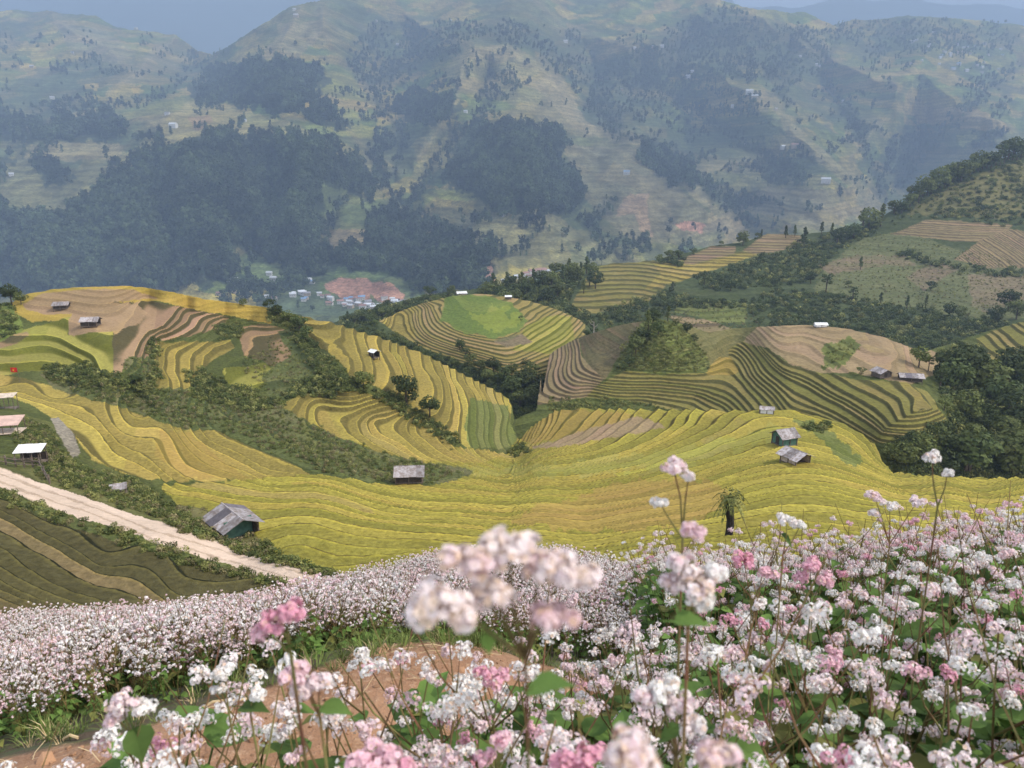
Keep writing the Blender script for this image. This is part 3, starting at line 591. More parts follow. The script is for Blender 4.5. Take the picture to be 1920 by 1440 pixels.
for p, c, al in [([(605, 345), (640, 352), (715, 385), (690, 400), (690, 430), (608, 430)], gf, .9), ([(608, 432), (690, 430), (690, 470), (612, 472)], (.20, .15, .09), .8),
 ([(0, 320), (60, 315), (100, 370), (80, 395), (0, 385)], (.15, .14, .06), .8), ([(60, 270), (230, 268), (225, 300), (140, 305), (40, 295)], (.24, .19, .09), .7),
 ([(700, 235), (730, 205), (745, 210), (745, 232), (722, 240)], yf, .6), ([(485, 145), (520, 150), (600, 200), (640, 225), (600, 220), (560, 195)], yf, .8),
 ([(350, 190), (440, 200), (560, 235), (690, 285), (740, 310), (700, 318), (560, 260), (440, 262), (360, 255), (230, 318), (190, 320), (300, 240)], tanf, .75),
 ([(830, 130), (870, 88), (960, 84), (1040, 120), (1100, 230), (1120, 245), (1050, 240), (940, 190), (860, 170)], (.20, .165, .08), .7),
 ([(780, 310), (840, 250), (880, 235), (830, 310), (760, 350)], tanf, .6), ([(1050, 270), (1190, 280), (1330, 400), (1400, 430), (1370, 460), (1200, 460), (1110, 390)], (.155, .13, .075), .7),
 ([(860, 400), (950, 400), (1060, 420), (1200, 470), (1180, 500), (960, 500), (900, 460)], (.17, .16, .075), .7), ([(1290, 440), (1440, 350), (1640, 360), (1660, 390), (1560, 430), (1380, 430)], (.18, .145, .09), .6),
 ([(1180, 360), (1215, 362), (1220, 420), (1225, 450), (1205, 440), (1190, 400), (1155, 405)], (.26, .165, .10), .7), ([(1320, 160), (1440, 170), (1440, 210), (1330, 200)], (.20, .16, .09), .6),
 ([(1450, 170), (1500, 240), (1660, 385), (1640, 390), (1480, 260), (1440, 190)], (.21, .18, .09), .7), ([(1720, 200), (1830, 205), (1900, 240), (1880, 250), (1740, 232)], (.26, .19, .09), .8),
 ([(1000, 160), (1040, 130), (1105, 235), (1140, 248), (1240, 285), (1390, 430), (1370, 430), (1200, 278), (1090, 250)], (.24, .20, .11), .6),
 ([(520, 40), (600, 40), (610, 60), (560, 110), (480, 110), (520, 70)], (.2, .16, .09), .6), ([(100, 40), (200, 60), (260, 100), (210, 120), (130, 90)], (.2, .18, .12), .5), ([(290, 80), (330, 68), (372, 98), (330, 130), (250, 150)], (.2, .17, .1), .5),
 ([(36, 120), (60, 120), (66, 130), (40, 130)], yf, .9), ([(160, 155), (185, 158), (180, 170), (158, 168)], yf, .9), ([(245, 163), (268, 160), (262, 175), (248, 175)], yf, .9), ([(1330, 150), (1360, 155), (1350, 168), (1320, 160)], (.25, .22, .07), .8),
 ([(1795, 255), (1825, 245), (1830, 262), (1800, 275)], (.2, .2, .06), .8), ([(415, 465), (440, 470), (458, 500), (430, 505), (418, 490)], (.26, .16, .08), .9),
 ([(350, 225), (380, 215), (400, 228), (370, 240)], (.20, .11, .07), .7), ([(450, 475), (520, 500), (500, 540), (430, 540), (400, 520)], (.09, .12, .045), .8), ([(330, 440), (410, 440), (420, 500), (300, 530), (290, 480)], (.055, .085, .035), .7)]:
    epaint(p, tuple(1.35 * q for q in c) if c not in (tanf, gf, yf) else c, 5, al * .85)
clay = (.42, .22, .15)
for p in [[(612, 535), (640, 520), (690, 522), (705, 535), (690, 560), (640, 560), (612, 550)], [(690, 530), (730, 528), (758, 548), (756, 560), (700, 562)], [(900, 525), (908, 500), (920, 502), (932, 525), (930, 538), (905, 540)],
          [(1265, 420), (1300, 412), (1322, 420), (1318, 434), (1280, 432)], [(210, 232), (238, 232), (240, 250), (215, 245)]]: epaint(p, clay if p[0][0] != 900 else (.5, .28, .2), 4, .92)
epaint([(480, 560), (700, 560), (760, 575), (640, 600), (480, 600)], (.09, .12, .06), 5, .8)
far = (vnoise(E.X / 9, E.Z / 6, 61) * .5 + .75)[..., None]
far2 = (fbm(E.X / 30, E.Z / 16, 63, 3) * .5 + 1)[..., None]; far = (1 + (far - 1) * .8) * far2; T = T * far
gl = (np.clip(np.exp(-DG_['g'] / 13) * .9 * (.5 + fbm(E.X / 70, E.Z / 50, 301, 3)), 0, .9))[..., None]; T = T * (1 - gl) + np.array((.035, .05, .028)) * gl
# pale farm tracks along some contours and spurs
E_T = T
def finish_E():
    s = E; cv = s.cov; s.defcov('field')
    o = s.finish(M_E)
    me = o.data
    e = E_T.reshape(-1, 3)
    for nm, k in (('tread', 1.), ('alt', .86), ('riser', .62)):
        me.attributes[nm].data.foreach_set('color', np.concatenate([e * k, np.ones((len(e), 1))], 1).ravel().astype(np.float32))
    me.attributes['grain'].data.foreach_set('value', np.full(len(e), 1.15, np.float32)); me.attributes['amt'].data.foreach_set('value', np.full(len(e), .65, np.float32))
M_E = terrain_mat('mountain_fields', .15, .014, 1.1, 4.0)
finish_E()
# ---- farthest ridge
ctrlF = [(-300, 60, 9425), (500, 60, 9425), (1000, 0, 10150), (1600, 40, 10875), (2200, 40, 10875), (0, 150, 8120), (900, 150, 8120), (2200, 120, 9425), (1500, 120, 9280), (0, -80, 10875), (1000, -100, 11600)]
Fm = Sheet('distant_ridge', [(-300, -120), (400, -90), (700, -150), (1000, -150), (1300, -60), (1365, -10), (1385, 10), (1450, 14), (1500, 12), (1540, 2), (1600, -8), (1660, 2), (1700, -2), (1800, 12), (1850, 8), (1920, 22), (2220, 30)],
           [(-300, 180), (2220, 180)], -260, 2180, 8., 5, ctrlF, mode='y', step=30., wob=(40., 500.), micro=8., span=.15, extra=lambda u: fbm(u / 40, u * 0, 93, 3) * 4)
Fm.defcov('dgreen'); Fm.finish(M_E)

# ================================================================ plants and trees
def quad_cloud(lobes, seed, jit=1.0):
    """leaf-sized quads through ellipsoid lobes (cx,cy,cz,rx,ry,rz,n,size)"""
    r = np.random.default_rng(seed); V = []; 
    for cx, cy, cz, rx, ry, rz, n, sz in lobes:
        d = r.normal(size=(n, 3)); d /= np.linalg.norm(d, axis=1)[:, None]
        rad = r.uniform(.55, 1.08, n) ** .6
        c = d * rad[:, None] * (rx, ry, rz) + (cx, cy, cz)
        nn = d + r.normal(size=(n, 3)) * .55 * jit + (0, 0, .35); nn /= np.linalg.norm(nn, axis=1)[:, None]
        a = np.cross(nn, r.normal(size=(n, 3))); a /= np.linalg.norm(a, axis=1)[:, None]; b = np.cross(nn, a)
        s1 = (sz * r.uniform(.6, 1.3, n))[:, None]; s2 = s1 * r.uniform(.5, .9, (n, 1))
        V.append(np.stack([c - a * s1, c - b * s2 * .8, c + a * s1, c + b * s2], 1))
    V = np.concatenate(V).reshape(-1, 3); F_ = np.arange(len(V)).reshape(-1, 4)
    return V, F_
LEAF = {k: simple('leaf_' + k, c, rough=.7, nscale=ns, col2=c2, trans=.22, objrand=orr, spec=.2) for k, c, c2, ns, orr in [
 ('dark', (.095, .115, .033), (.045, .065, .018), 4., .3), ('mid', (.15, .165, .045), (.08, .10, .025), 4., .3), ('light', (.28, .27, .09), (.16, .17, .045), 4., .3),
 ('dry', (.27, .22, .11), (.12, .11, .045), 4., .3), ('forest', (.055, .072, .03), (.024, .036, .014), 4., .45)]}
_t = LEAF['forest'].node_tree; _p = [n for n in _t.nodes if n.type == 'BSDF_PRINCIPLED'][0]; _src = _p.inputs['Base Color'].links[0].from_socket
_g = N(_t, 'ShaderNodeNewGeometry').outputs['Position']; _n = ramp(_t, noise(_t, .011, 4, _g), .35, .65, .5, 1.9); _h = N(_t, 'ShaderNodeHueSaturation'); _t.links.new(_src, _h.inputs['Color']); _t.links.new(_n, _h.inputs['Value'])
for _l in list(_src.links):
    if _l.to_node != _h: _t.links.new(_h.outputs[0], _l.to_socket)
BARK = simple('bark', (.09, .065, .045), nscale=8, var=.5, bump=.5)
def proto_mesh(name, V, F_, mats, extra=None):
    mb = MB()
    if extra: extra(mb)
    mb.add(V, F_, 0)
    return mb
UNLINKED = []
def proto(name, mb, mats):
    o = bpy.data.objects.new(name, mb.mesh(name, mats)); UNLINKED.append(o); return o
def scatter_obj(name, pts, protos, scale, label, seed=1, tilt=.15, srand=.4):
    """one 'stuff' object: a cloud of points, each carrying a copy of one of the prototype plants"""
    r = np.random.default_rng(seed); n = len(pts)
    me = bpy.data.meshes.new(name); me.vertices.add(n); me.vertices.foreach_set('co', np.asarray(pts, np.float32).ravel())
    rot = np.stack([r.normal(0, tilt, n), r.normal(0, tilt, n), r.uniform(0, 2 * pi, n)], -1).astype(np.float32)
    sc = (np.asarray(scale) * r.uniform(1 - srand, 1 + srand, n)).astype(np.float32)
    me.attributes.new('rot', 'FLOAT_VECTOR', 'POINT').data.foreach_set('vector', rot.ravel())
    me.attributes.new('scl', 'FLOAT', 'POINT').data.foreach_set('value', sc)
    me.attributes.new('pick', 'INT', 'POINT').data.foreach_set('value', r.integers(0, len(protos), n).astype(np.int32))
    o = bpy.data.objects.new(name, me); COL.objects.link(o)
    g = bpy.data.node_groups.new(name + '_nodes', 'GeometryNodeTree')
    g.interface.new_socket('Geometry', in_out='INPUT', socket_type='NodeSocketGeometry'); g.interface.new_socket('Geometry', in_out='OUTPUT', socket_type='NodeSocketGeometry')
    gi = g.nodes.new('NodeGroupInput'); go = g.nodes.new('NodeGroupOutput')
    jn = g.nodes.new('GeometryNodeJoinGeometry')
    for p in reversed(protos):
        oi = g.nodes.new('GeometryNodeObjectInfo'); oi.inputs['Object'].default_value = p; oi.inputs['As Instance'].default_value = True
        g.links.new(oi.outputs['Geometry'], jn.inputs[0])
    ip = g.nodes.new('GeometryNodeInstanceOnPoints'); ip.inputs['Pick Instance'].default_value = True
    def at(nm, ty):
        a = g.nodes.new('GeometryNodeInputNamedAttribute'); a.data_type = ty; a.inputs['Name'].default_value = nm; return a.outputs['Attribute']
    g.links.new(gi.outputs[0], ip.inputs['Points']); g.links.new(jn.outputs[0], ip.inputs['Instance'])
    g.links.new(at('pick', 'INT'), ip.inputs['Instance Index'])
    e2r = g.nodes.new('FunctionNodeEulerToRotation'); g.links.new(at('rot', 'FLOAT_VECTOR'), e2r.inputs[0]); g.links.new(e2r.outputs[0], ip.inputs['Rotation'])
    g.links.new(at('scl', 'FLOAT'), ip.inputs['Scale']); g.links.new(ip.outputs[0], go.inputs[0])
    md = o.modifiers.new('scatter', 'NODES'); md.node_group = g
    tag(o, label, kind='stuff'); return o
def lobes_tree(seed, n=6, q=60, size=.055, wide=.28, low=.3):
    r = random.Random(seed); L = [(0, 0, .72, wide, wide, .26, q * 2, size)]
    for k in range(n):
        a = 2 * pi * k / n + r.uniform(-.4, .4); d = wide * r.uniform(.5, .95); z = r.uniform(low + .1, .85)
        L.append((cos(a) * d, sin(a) * d, z, wide * r.uniform(.4, .65), wide * r.uniform(.4, .65), r.uniform(.10, .18), q, size))
    return L
def tree_parts(seed, kind):
    r = random.Random(seed); tr = MB()
    if kind == 'round':
        L = lobes_tree(seed, 7, 90, .05, .33, .2); th = .6
    elif kind == 'tall':
        L = [(r.uniform(-.05, .05), r.uniform(-.05, .05), z, .17 * (1.15 - z) + .04, .17 * (1.15 - z) + .04, .09, 75, .04) for z in (.35, .48, .6, .72, .82, .92)]; th = .85
    elif kind == 'wispy':
        L = [(cos(a) * .16, sin(a) * .16, z, .12, .12, .08, 70, .035) for a, z in ((0, .9), (1.2, .72), (2.6, .83), (3.9, .64), (5.1, .78), (.6, .55))]; th = .85
    else:
        L = lobes_tree(seed, 5, 80, .05, .4, .1); th = .4
    tr.tube([(0, 0, -.08), (r.uniform(-.02, .02), 0, th * .5), (r.uniform(-.04, .04), r.uniform(-.03, .03), th)], [.035, .025, .012], 6)
    for k in range(4):
        l = L[1 + k % (len(L) - 1)]; z0 = th * r.uniform(.4, .8)
        tr.tube([(0, 0, z0), (l[0] * .5, l[1] * .5, (z0 + l[2]) / 2), (l[0] * .9, l[1] * .9, l[2])], [.014, .009, .004], 5)
    V, F_ = quad_cloud(L, seed); cr = MB(); cr.add(V, F_); return tr, cr
TREES = {}
for kind, cols in (('round', 'dark mid'), ('tall', 'dark mid'), ('wispy', 'dark'), ('shrub', 'mid dark')):
    TREES[kind] = []
    for j in range(3):
        for c in cols.split():
            tr, cr = tree_parts(j * 7 + len(kind), kind)
            TREES[kind].append((tr.mesh('trunk', BARK), cr.mesh('crown', LEAF[c])))
ORD = ['leftmost', 'second', 'third', 'fourth', 'fifth', 'sixth', 'seventh', 'eighth', 'ninth', 'tenth', 'eleventh', 'twelfth', 'thirteenth', 'fourteenth', 'fifteenth', 'sixteenth', 'seventeenth', 'eighteenth', 'nineteenth', 'twentieth',
       'twenty-first', 'twenty-second', 'twenty-third', 'twenty-fourth', 'twenty-fifth', 'twenty-sixth', 'twenty-seventh', 'twenty-eighth', 'twenty-ninth', 'thirtieth'] + ['%dth' % k for k in range(31, 80)]
KLAB = {'round': 'round green tree', 'tall': 'slender green tree', 'wispy': 'thin open-crowned tree', 'shrub': 'low green shrub'}
KNAME = {'round': 'broadleaf_tree', 'tall': 'slender_tree', 'wispy': 'open_tree', 'shrub': 'shrub'}
def trees(sheet, lst, where, group):
    lst = sorted(lst)
    for i, (u, v, hp, kind) in enumerate(lst):
        p = sheet.at(u, v)[0]; dist = float(np.linalg.norm(p)); h = hp * dist / F * 1.12
        e = empty(KNAME[kind], (p[0], p[1], p[2] - .03 * h), random.uniform(0, 6.28), h)
        if kind == 'round': e.scale = (h * 1.1, h * 1.1, h)
        tm, cm = random.choice(TREES[kind])
        for nm, me in (('trunk', tm), ('crown', cm)):
            o = bpy.data.objects.new(nm, me); COL.objects.link(o); o.parent = e
        o_ = 'leftmost' if i == 0 else ('rightmost' if i == len(lst) - 1 else ORD[i] + ' from left')
        tag(e, '%s, %s %s' % (KLAB[kind], o_, where), 'shrub' if kind == 'shrub' else 'tree', group)
R = random.Random(3)
trees(A, [(683, 733, 36, 'round'), (762, 757, 52, 'round'), (806, 784, 38, 'round')], 'along the gully under the golden spur', 'trees in the gully below the spur')
trees(A, [(22, 572, 30, 'round'), (40, 572, 20, 'shrub'), (456, 574, 14, 'shrub'), (505, 584, 22, 'shrub'), (520, 592, 20, 'round'), (540, 605, 22, 'shrub'), (562, 622, 30, 'round'), (574, 640, 26, 'round'), (590, 655, 16, 'shrub'), (150, 715, 16, 'shrub'), (232, 728, 18, 'shrub'), (258, 727, 22, 'round')], 'on the left rice hill', 'bushes on the left hill')
trees(B, [(1215, 625, 38, 'tall'), (1224, 612, 30, 'round'), (1252, 605, 26, 'tall'), (1205, 645, 30, 'round'), (1192, 665, 34, 'round'), (1234, 630, 26, 'round'), (1180, 688, 20, 'round'), (1268, 612, 12, 'shrub'), (1288, 625, 18, 'round'), (1302, 640, 14, 'shrub'), (1170, 697, 14, 'shrub')], 'on the bushy cone above the terraces', 'trees on the bushy cone')
trees(B, [(1786, 735, 55, 'round'), (1798, 728, 66, 'round'), (1828, 722, 58, 'tall'), (1846, 745, 60, 'round'), (1888, 725, 60, 'round'), (1918, 745, 60, 'tall'), (1868, 775, 60, 'round'), (1722, 690, 34, 'round'), (1740, 697, 24, 'wispy'), (1762, 730, 34, 'wispy'), (1812, 790, 50, 'round'), (1900, 800, 55, 'round'), (1845, 805, 40, 'shrub'), (1905, 700, 40, 'round'), (1770, 770, 24, 'shrub'), (1614, 704, 14, 'shrub')],
      'beside the huts on the right hill', 'trees beside the right hill')
trees(B, [(1808, 892, 78, 'tall'), (1816, 894, 74, 'round'), (1895, 893, 72, 'round'), (1915, 888, 60, 'round'), (1730, 868, 44, 'round'), (1692, 880, 44, 'round'), (1768, 860, 46, 'round'), (1858, 862, 44, 'round'), (1775, 892, 40, 'shrub'), (1712, 838, 22, 'shrub'), (1668, 858, 24, 'shrub'), (1760, 828, 26, 'round'), (1885, 835, 44, 'round'), (1825, 838, 36, 'shrub')],
      'in the dark gully at right', 'trees in the gully at right')
trees(C, [(873, 668, 18, 'shrub'), (862, 655, 20, 'round')] + [(R.uniform(860, 1012), 0, R.uniform(22, 38), R.choice(['round', 'round', 'shrub'])) for k in range(0)] + [(880, 690, 26, 'round'), (900, 700, 24, 'round'), (925, 702, 30, 'round'), (915, 722, 28, 'round'), (945, 722, 34, 'round'), (960, 742, 36, 'round'), (980, 730, 34, 'round'), (995, 715, 34, 'round'), (1008, 735, 36, 'round'), (1000, 760, 38, 'round'), (975, 765, 32, 'round'), (1015, 772, 30, 'shrub'), (960, 705, 24, 'round'), (985, 690, 18, 'shrub'), (848, 690, 16, 'shrub'), (990, 790, 26, 'shrub'), (1030, 790, 26, 'shrub'), (740, 635, 14, 'shrub'), (785, 668, 16, 'shrub')],
      'in the gully below the round hill', 'trees in the gully below the round hill')
trees(C, [(976, 600, 9, 'shrub'), (1101, 634, 16, 'round')], 'on the round hill', 'bushes on the round hill')
trees(D, [(R.uniform(645, 865), 0, 0, 0) for k in range(0)] + [(u, float(np.interp(u, D.u, D.rv)) + R.uniform(3, 34), R.uniform(14, 24), R.choice(['round', 'round', 'tall', 'shrub'])) for u in np.arange(652, 866, 7.)], 'in the dark belt left of the round hill', 'trees behind the round hill at left')
trees(D, [(u, float(np.interp(u, D.u, D.rv)) + R.uniform(3, 50), R.uniform(20, 32), R.choice(['round', 'round', 'tall'])) for u in np.arange(902, 1120, 5.5)], 'in the dark belt right of the round hill', 'trees behind the round hill at right')
trees(D, [(1393, 458, 24, 'round'), (1427, 446, 14, 'tall'), (1420, 448, 12, 'shrub'), (1473, 446, 20, 'tall'), (1490, 444, 18, 'tall'), (1540, 440, 20, 'tall'), (1559, 440, 18, 'tall'), (1507, 462, 30, 'tall'), (1570, 455, 22, 'round'), (1585, 450, 22, 'round'), (1600, 448, 24, 'round'), (1618, 424, 28, 'tall'), (1628, 430, 34, 'round'), (1651, 424, 34, 'tall'), (1640, 430, 20, 'shrub'), (1676, 402, 22, 'round'), (1236, 492, 14, 'shrub'), (1255, 489, 18, 'round'), (1272, 486, 16, 'round'), (1300, 478, 12, 'shrub'), (1352, 462, 10, 'shrub')],
      'along the skyline of the right slope', 'trees on the skyline of the right slope')
trees(D, [(u, float(np.interp(u, D.u, D.rv)) + R.uniform(4, 16), R.uniform(20, 34), R.choice(['round', 'wispy', 'round'])) for u in np.arange(1690, 1925, 8.)], 'climbing the ridge at top right', 'trees climbing the right ridge')
trees(D, [(1613, 506, 20, 'tall'), (1745, 543, 14, 'round'), (1598, 566, 26, 'wispy'), (1650, 570, 18, 'tall'), (1700, 578, 20, 'tall'), (1735, 576, 18, 'tall'), (1780, 592, 22, 'round'), (1800, 596, 20, 'round'), (1320, 538, 28, 'tall'), (1548, 550, 34, 'wispy'), (1262, 545, 16, 'wispy'), (1560, 480, 10, 'shrub'), (1520, 530, 20, 'round'), (1890, 580, 30, 'round'), (1905, 600, 30, 'round'), (1865, 605, 26, 'round'), (1590, 540, 12, 'shrub'), (1370, 545, 22, 'round')],
      'standing in the fields of the right slope', 'trees in the fields of the right slope')
# ---- brush and forest, past counting
def bush(seed, n, size, cols, flat=.6):
    r = random.Random(seed); L = [(r.uniform(-.3, .3), r.uniform(-.3, .3), .35 + r.uniform(-.1, .15), .42, .42, .38 * flat / .6, n // 3, size) for k in range(3)]
    V, F_ = quad_cloud(L, seed); mb = MB(); mb.add(V, F_); return proto('bush', mb, LEAF[cols])
BUSHM = [bush(1, 90, .13, 'mid'), bush(2, 90, .13, 'dark'), bush(3, 90, .14, 'light'), bush(4, 90, .13, 'mid')]
BUSHD = [bush(5, 100, .13, 'dark'), bush(6, 100, .13, 'dark'), bush(7, 90, .13, 'mid')]
BUSHY = [bush(8, 80, .12, 'light'), bush(9, 80, .12, 'dry'), bush(10, 80, .13, 'mid')]
def ftree(seed, conif=False):
    mb = MB(); r = random.Random(seed)
    if conif: L = [(0, 0, z, .2 * (1.1 - z) + .05, .2 * (1.1 - z) + .05, .12, 22, .085) for z in (.3, .5, .7, .9)]
    else: L = [(r.uniform(-.15, .15), r.uniform(-.15, .15), r.uniform(.4, .85), .2, .2, .2, 24, .10) for k in range(4)]
    V, F_ = quad_cloud(L, seed); mb.add(V, F_); mb.tube([(0, 0, -.2), (0, 0, .5)], [.02, .01], 3)
    return proto('forest_tree', mb, LEAF['forest'])
FT = [ftree(21), ftree(22), ftree(23), ftree(24, True), ftree(25, True)]
def brush(sheet, polys, protos, size, label, seed, name='brush', srand=.55, tilt=.15):
    P = np.concatenate([sheet.scatter(q[0], q[1], a=(30. if sheet is E else 9.), clump=q[2] if len(q) > 2 else 0.) for q in polys]); scatter_obj(name, P, protos, size, label, seed, tilt, srand)
brush(A, [([(82, 705), (110, 692), (215, 704), (280, 730), (400, 733), (500, 742), (528, 764), (600, 807), (700, 848), (770, 866), (880, 886), (800, 908), (740, 902), (600, 884), (510, 846), (410, 802), (347, 799), (250, 768), (100, 726)], 2300)], BUSHY + BUSHM[:1], .5, 'weedy green strip running down between the golden slopes', 31, 'weeds')
brush(A, [([(80, 688), (150, 684), (270, 722), (280, 735), (180, 735), (90, 712)], 260), ([(345, 700), (380, 690), (420, 715), (480, 735), (540, 762), (460, 775), (360, 745)], 420), ([(500, 575), (560, 592), (575, 630), (650, 700), (690, 735), (640, 742), (560, 748), (520, 745), (600, 700), (560, 660), (548, 620), (505, 600)], 700), ([(400, 612), (455, 605), (455, 630), (410, 640)], 80),
           ([(690, 725), (750, 745), (800, 780), (860, 820), (850, 845), (780, 800), (700, 745)], 260), ([(280, 640), (300, 635), (296, 740), (275, 735)], 90), ([(-100, 570), (25, 572), (40, 615), (0, 645), (-100, 680)], 350), ([(950, 850), (985, 832), (1000, 845), (960, 858)], 40), ([(1508, 795), (1560, 800), (1540, 815), (1510, 805)], 40)], BUSHM, .85, 'green bushes between the left hill terraces', 32)
brush(A, [([(40, 770), (90, 800), (140, 870), (240, 900), (300, 925), (330, 955), (430, 1015), (520, 1052), (600, 1072), (480, 1050), (283, 972), (160, 925), (80, 900), (60, 870)], 1700), ([(0, 940), (-60, 905), (0, 915), (80, 945), (143, 975), (233, 1000), (317, 1030), (433, 1066), (540, 1100), (430, 1090), (317, 1052), (200, 1010), (100, 980)], 420), ([(470, 1010), (560, 1060), (640, 1080), (620, 1085), (520, 1060), (460, 1030)], 160)], BUSHM + BUSHY[:2], .42, 'roadside bushes and weeds on both sides of the pale road', 33)
brush(B, [([(1170, 640), (1200, 610), (1240, 600), (1290, 620), (1325, 665), (1330, 692), (1260, 700), (1165, 695), (1150, 690)], 800), ([(1105, 742), (1170, 748), (1290, 775), (1350, 775), (1300, 800), (1100, 800)], 260), ([(1030, 752), (1100, 740), (1110, 775), (1040, 785)], 160), ([(1548, 650), (1590, 635), (1616, 652), (1598, 670), (1550, 690)], 50)], BUSHM[2:3] + BUSHY[:1] * 2 + BUSHM[:1], .7, 'bushes covering the cone and the foot of the right hill', 34)
brush(A, [([(450, 690), (520, 620), (560, 615), (640, 700), (650, 730), (560, 742), (500, 738)], 420), ([(232, 675), (278, 670), (290, 700), (285, 730), (240, 705)], 60), ([(350, 945), (420, 960), (520, 1040), (440, 1028), (330, 985), (250, 955)], 120), ([(10, 800), (90, 830), (150, 880), (100, 890), (40, 850)], 120)], BUSHY, .5, 'dry scrub and grass on the left hill flank', 41, 'scrub')
brush(B, [([(1660, 870), (1700, 820), (1780, 800), (1770, 740), (1760, 700), (1800, 680), (1850, 690), (1960, 720), (1960, 900), (1700, 900)], 2400), ([(1820, 640), (1850, 660), (1830, 690), (1740, 675), (1765, 655)], 100)], BUSHD[:2] + BUSHM[:3], 1.5, 'dark bushes filling the gully at right', 35)
brush(C, [([(640, 615), (712, 605), (735, 625), (790, 655), (860, 685), (950, 715), (1010, 715), (1060, 695), (1110, 650), (1130, 680), (1080, 800), (960, 860), (880, 760), (760, 680), (640, 640)], 1800)], BUSHD + BUSHM[:1], 1.8, 'dark thicket round the foot of the round hill', 36)
DG = [([(640, 605), (700, 580), (860, 548), (860, 570), (720, 620), (640, 640)], 700), ([(895, 545), (1000, 532), (1060, 512), (1100, 500), (1070, 570), (1110, 600), (1130, 640), (1100, 640), (1000, 570), (900, 560)], 1100), ([(1235, 492), (1290, 478), (1270, 500), (1240, 498)], 40),
      ([(1300, 520), (1400, 490), (1500, 455), (1660, 415), (1640, 440), (1560, 480), (1520, 530), (1420, 540), (1320, 545)], 900), ([(1440, 540), (1520, 545), (1700, 580), (1850, 600), (1920, 610), (1920, 640), (1750, 660), (1600, 620), (1420, 610), (1400, 570)], 1100), ([(1690, 385), (1760, 350), (1880, 302), (2050, 260), (2050, 420), (1900, 425), (1740, 405), (1660, 430)], 900),
      ([(1120, 580), (1250, 545), (1300, 560), (1260, 590), (1200, 610), (1120, 640)], 250), ([(1240, 560), (1400, 565), (1400, 580), (1240, 575)], 100), ([(1660, 470), (1720, 480), (1850, 510), (1960, 505), (1960, 518), (1850, 520), (1700, 492)], 130)]
brush(D, DG, BUSHD[:2] + BUSHM[:3], 2.6, 'dark green thickets and woods on the far right slope', 37, 'thicket')
brush(D, [([(1525, 540), (1560, 490), (1620, 445), (1690, 433), (1800, 470), (1960, 505), (1960, 600), (1850, 600), (1700, 575), (1560, 560)], 1500), ([(1150, 600), (1260, 560), (1420, 570), (1430, 620), (1200, 620)], 400)], BUSHY, .9, 'rough crops and scrub in the sloping fields at right', 42, 'scrub')
FN = [12000, 2200, 3400, 800, 900, 600, 900, 200, 500, 60]
brush(E, [(p, n) for p, n in zip(FOREST, FN)], FT, 21., 'dark blue-green forest covering the lower mountain spurs', 38, 'forest', .55, .06)
gp = []
for L in GULLIES:
    for (x1, y1), (x2, y2) in zip(L[:-1], L[1:]):
        k_ = int(math.hypot(x2 - x1, y2 - y1) * .42); t_ = rng.random(k_); gp.append(np.stack([x1 + (x2 - x1) * t_ + rng.normal(0, 8, k_), y1 + (y2 - y1) * t_ + rng.normal(0, 6, k_)], -1))
gp = np.concatenate(gp); gp = gp[E.inside(gp[:, 0], gp[:, 1])]
scatter_obj('gully_woods', E.at(gp[:, 0], gp[:, 1]), FT, np.full(len(gp), 19.), 'dark woods running down the gullies of the far mountain', 40, .06, .4)
brush(E, [(p, n) for p, n in zip(FOREST2, [1300, 850, 500, 160, 100, 120, 150])] + [([(700, 240), (1100, 250), (1250, 280), (1400, 430), (1500, 400), (1660, 380), (1660, 300), (1900, 300), (1900, 60), (700, 60)], 1700, .16), ([(0, 60), (700, 100), (760, 300), (700, 320), (0, 300)], 800, .16), ([(700, 400), (960, 400), (1400, 440), (1300, 500), (900, 500)], 200, .2), ([(420, 470), (600, 530), (600, 600), (400, 600)], 120, .05)], FT, 19., 'scattered woods high on the hazy mountain', 39, 'scattered_woods', .4, .06)

# ================================================================ field huts and houses
WOOD = simple('weathered_wood', (.17, .13, .10), nscale=5, var=.5, col2=(.09, .07, .055), bump=.4)
DARKW = simple('dark_wood', (.06, .045, .035), nscale=5, var=.4)
FIBRO = simple('grey_roof_sheet', (.36, .33, .33), nscale=2.5, col2=(.20, .155, .13), objrand=.3, bump=.3, stripes=3.)
FIBROD = simple('dark_roof_sheet', (.15, .13, .14), nscale=2.5, objrand=.2, stripes=3.)
WHITE = simple('white_sheet', (.80, .79, .77), nscale=2, var=.12)
PINK = simple('faded_pink_tin', (.62, .42, .34), nscale=1.5, var=.2, stripes=2.5)
CREAM = simple('cream_plank', (.62, .50, .38), nscale=3, var=.3)
GREENW = simple('green_wall', (.10, .20, .15), nscale=2, var=.3)
REDC = simple('red_cloth', (.62, .03, .02), nscale=2, var=.2); YEL = simple('yellow_cloth', (.8, .6, .05), nscale=2, var=.1)
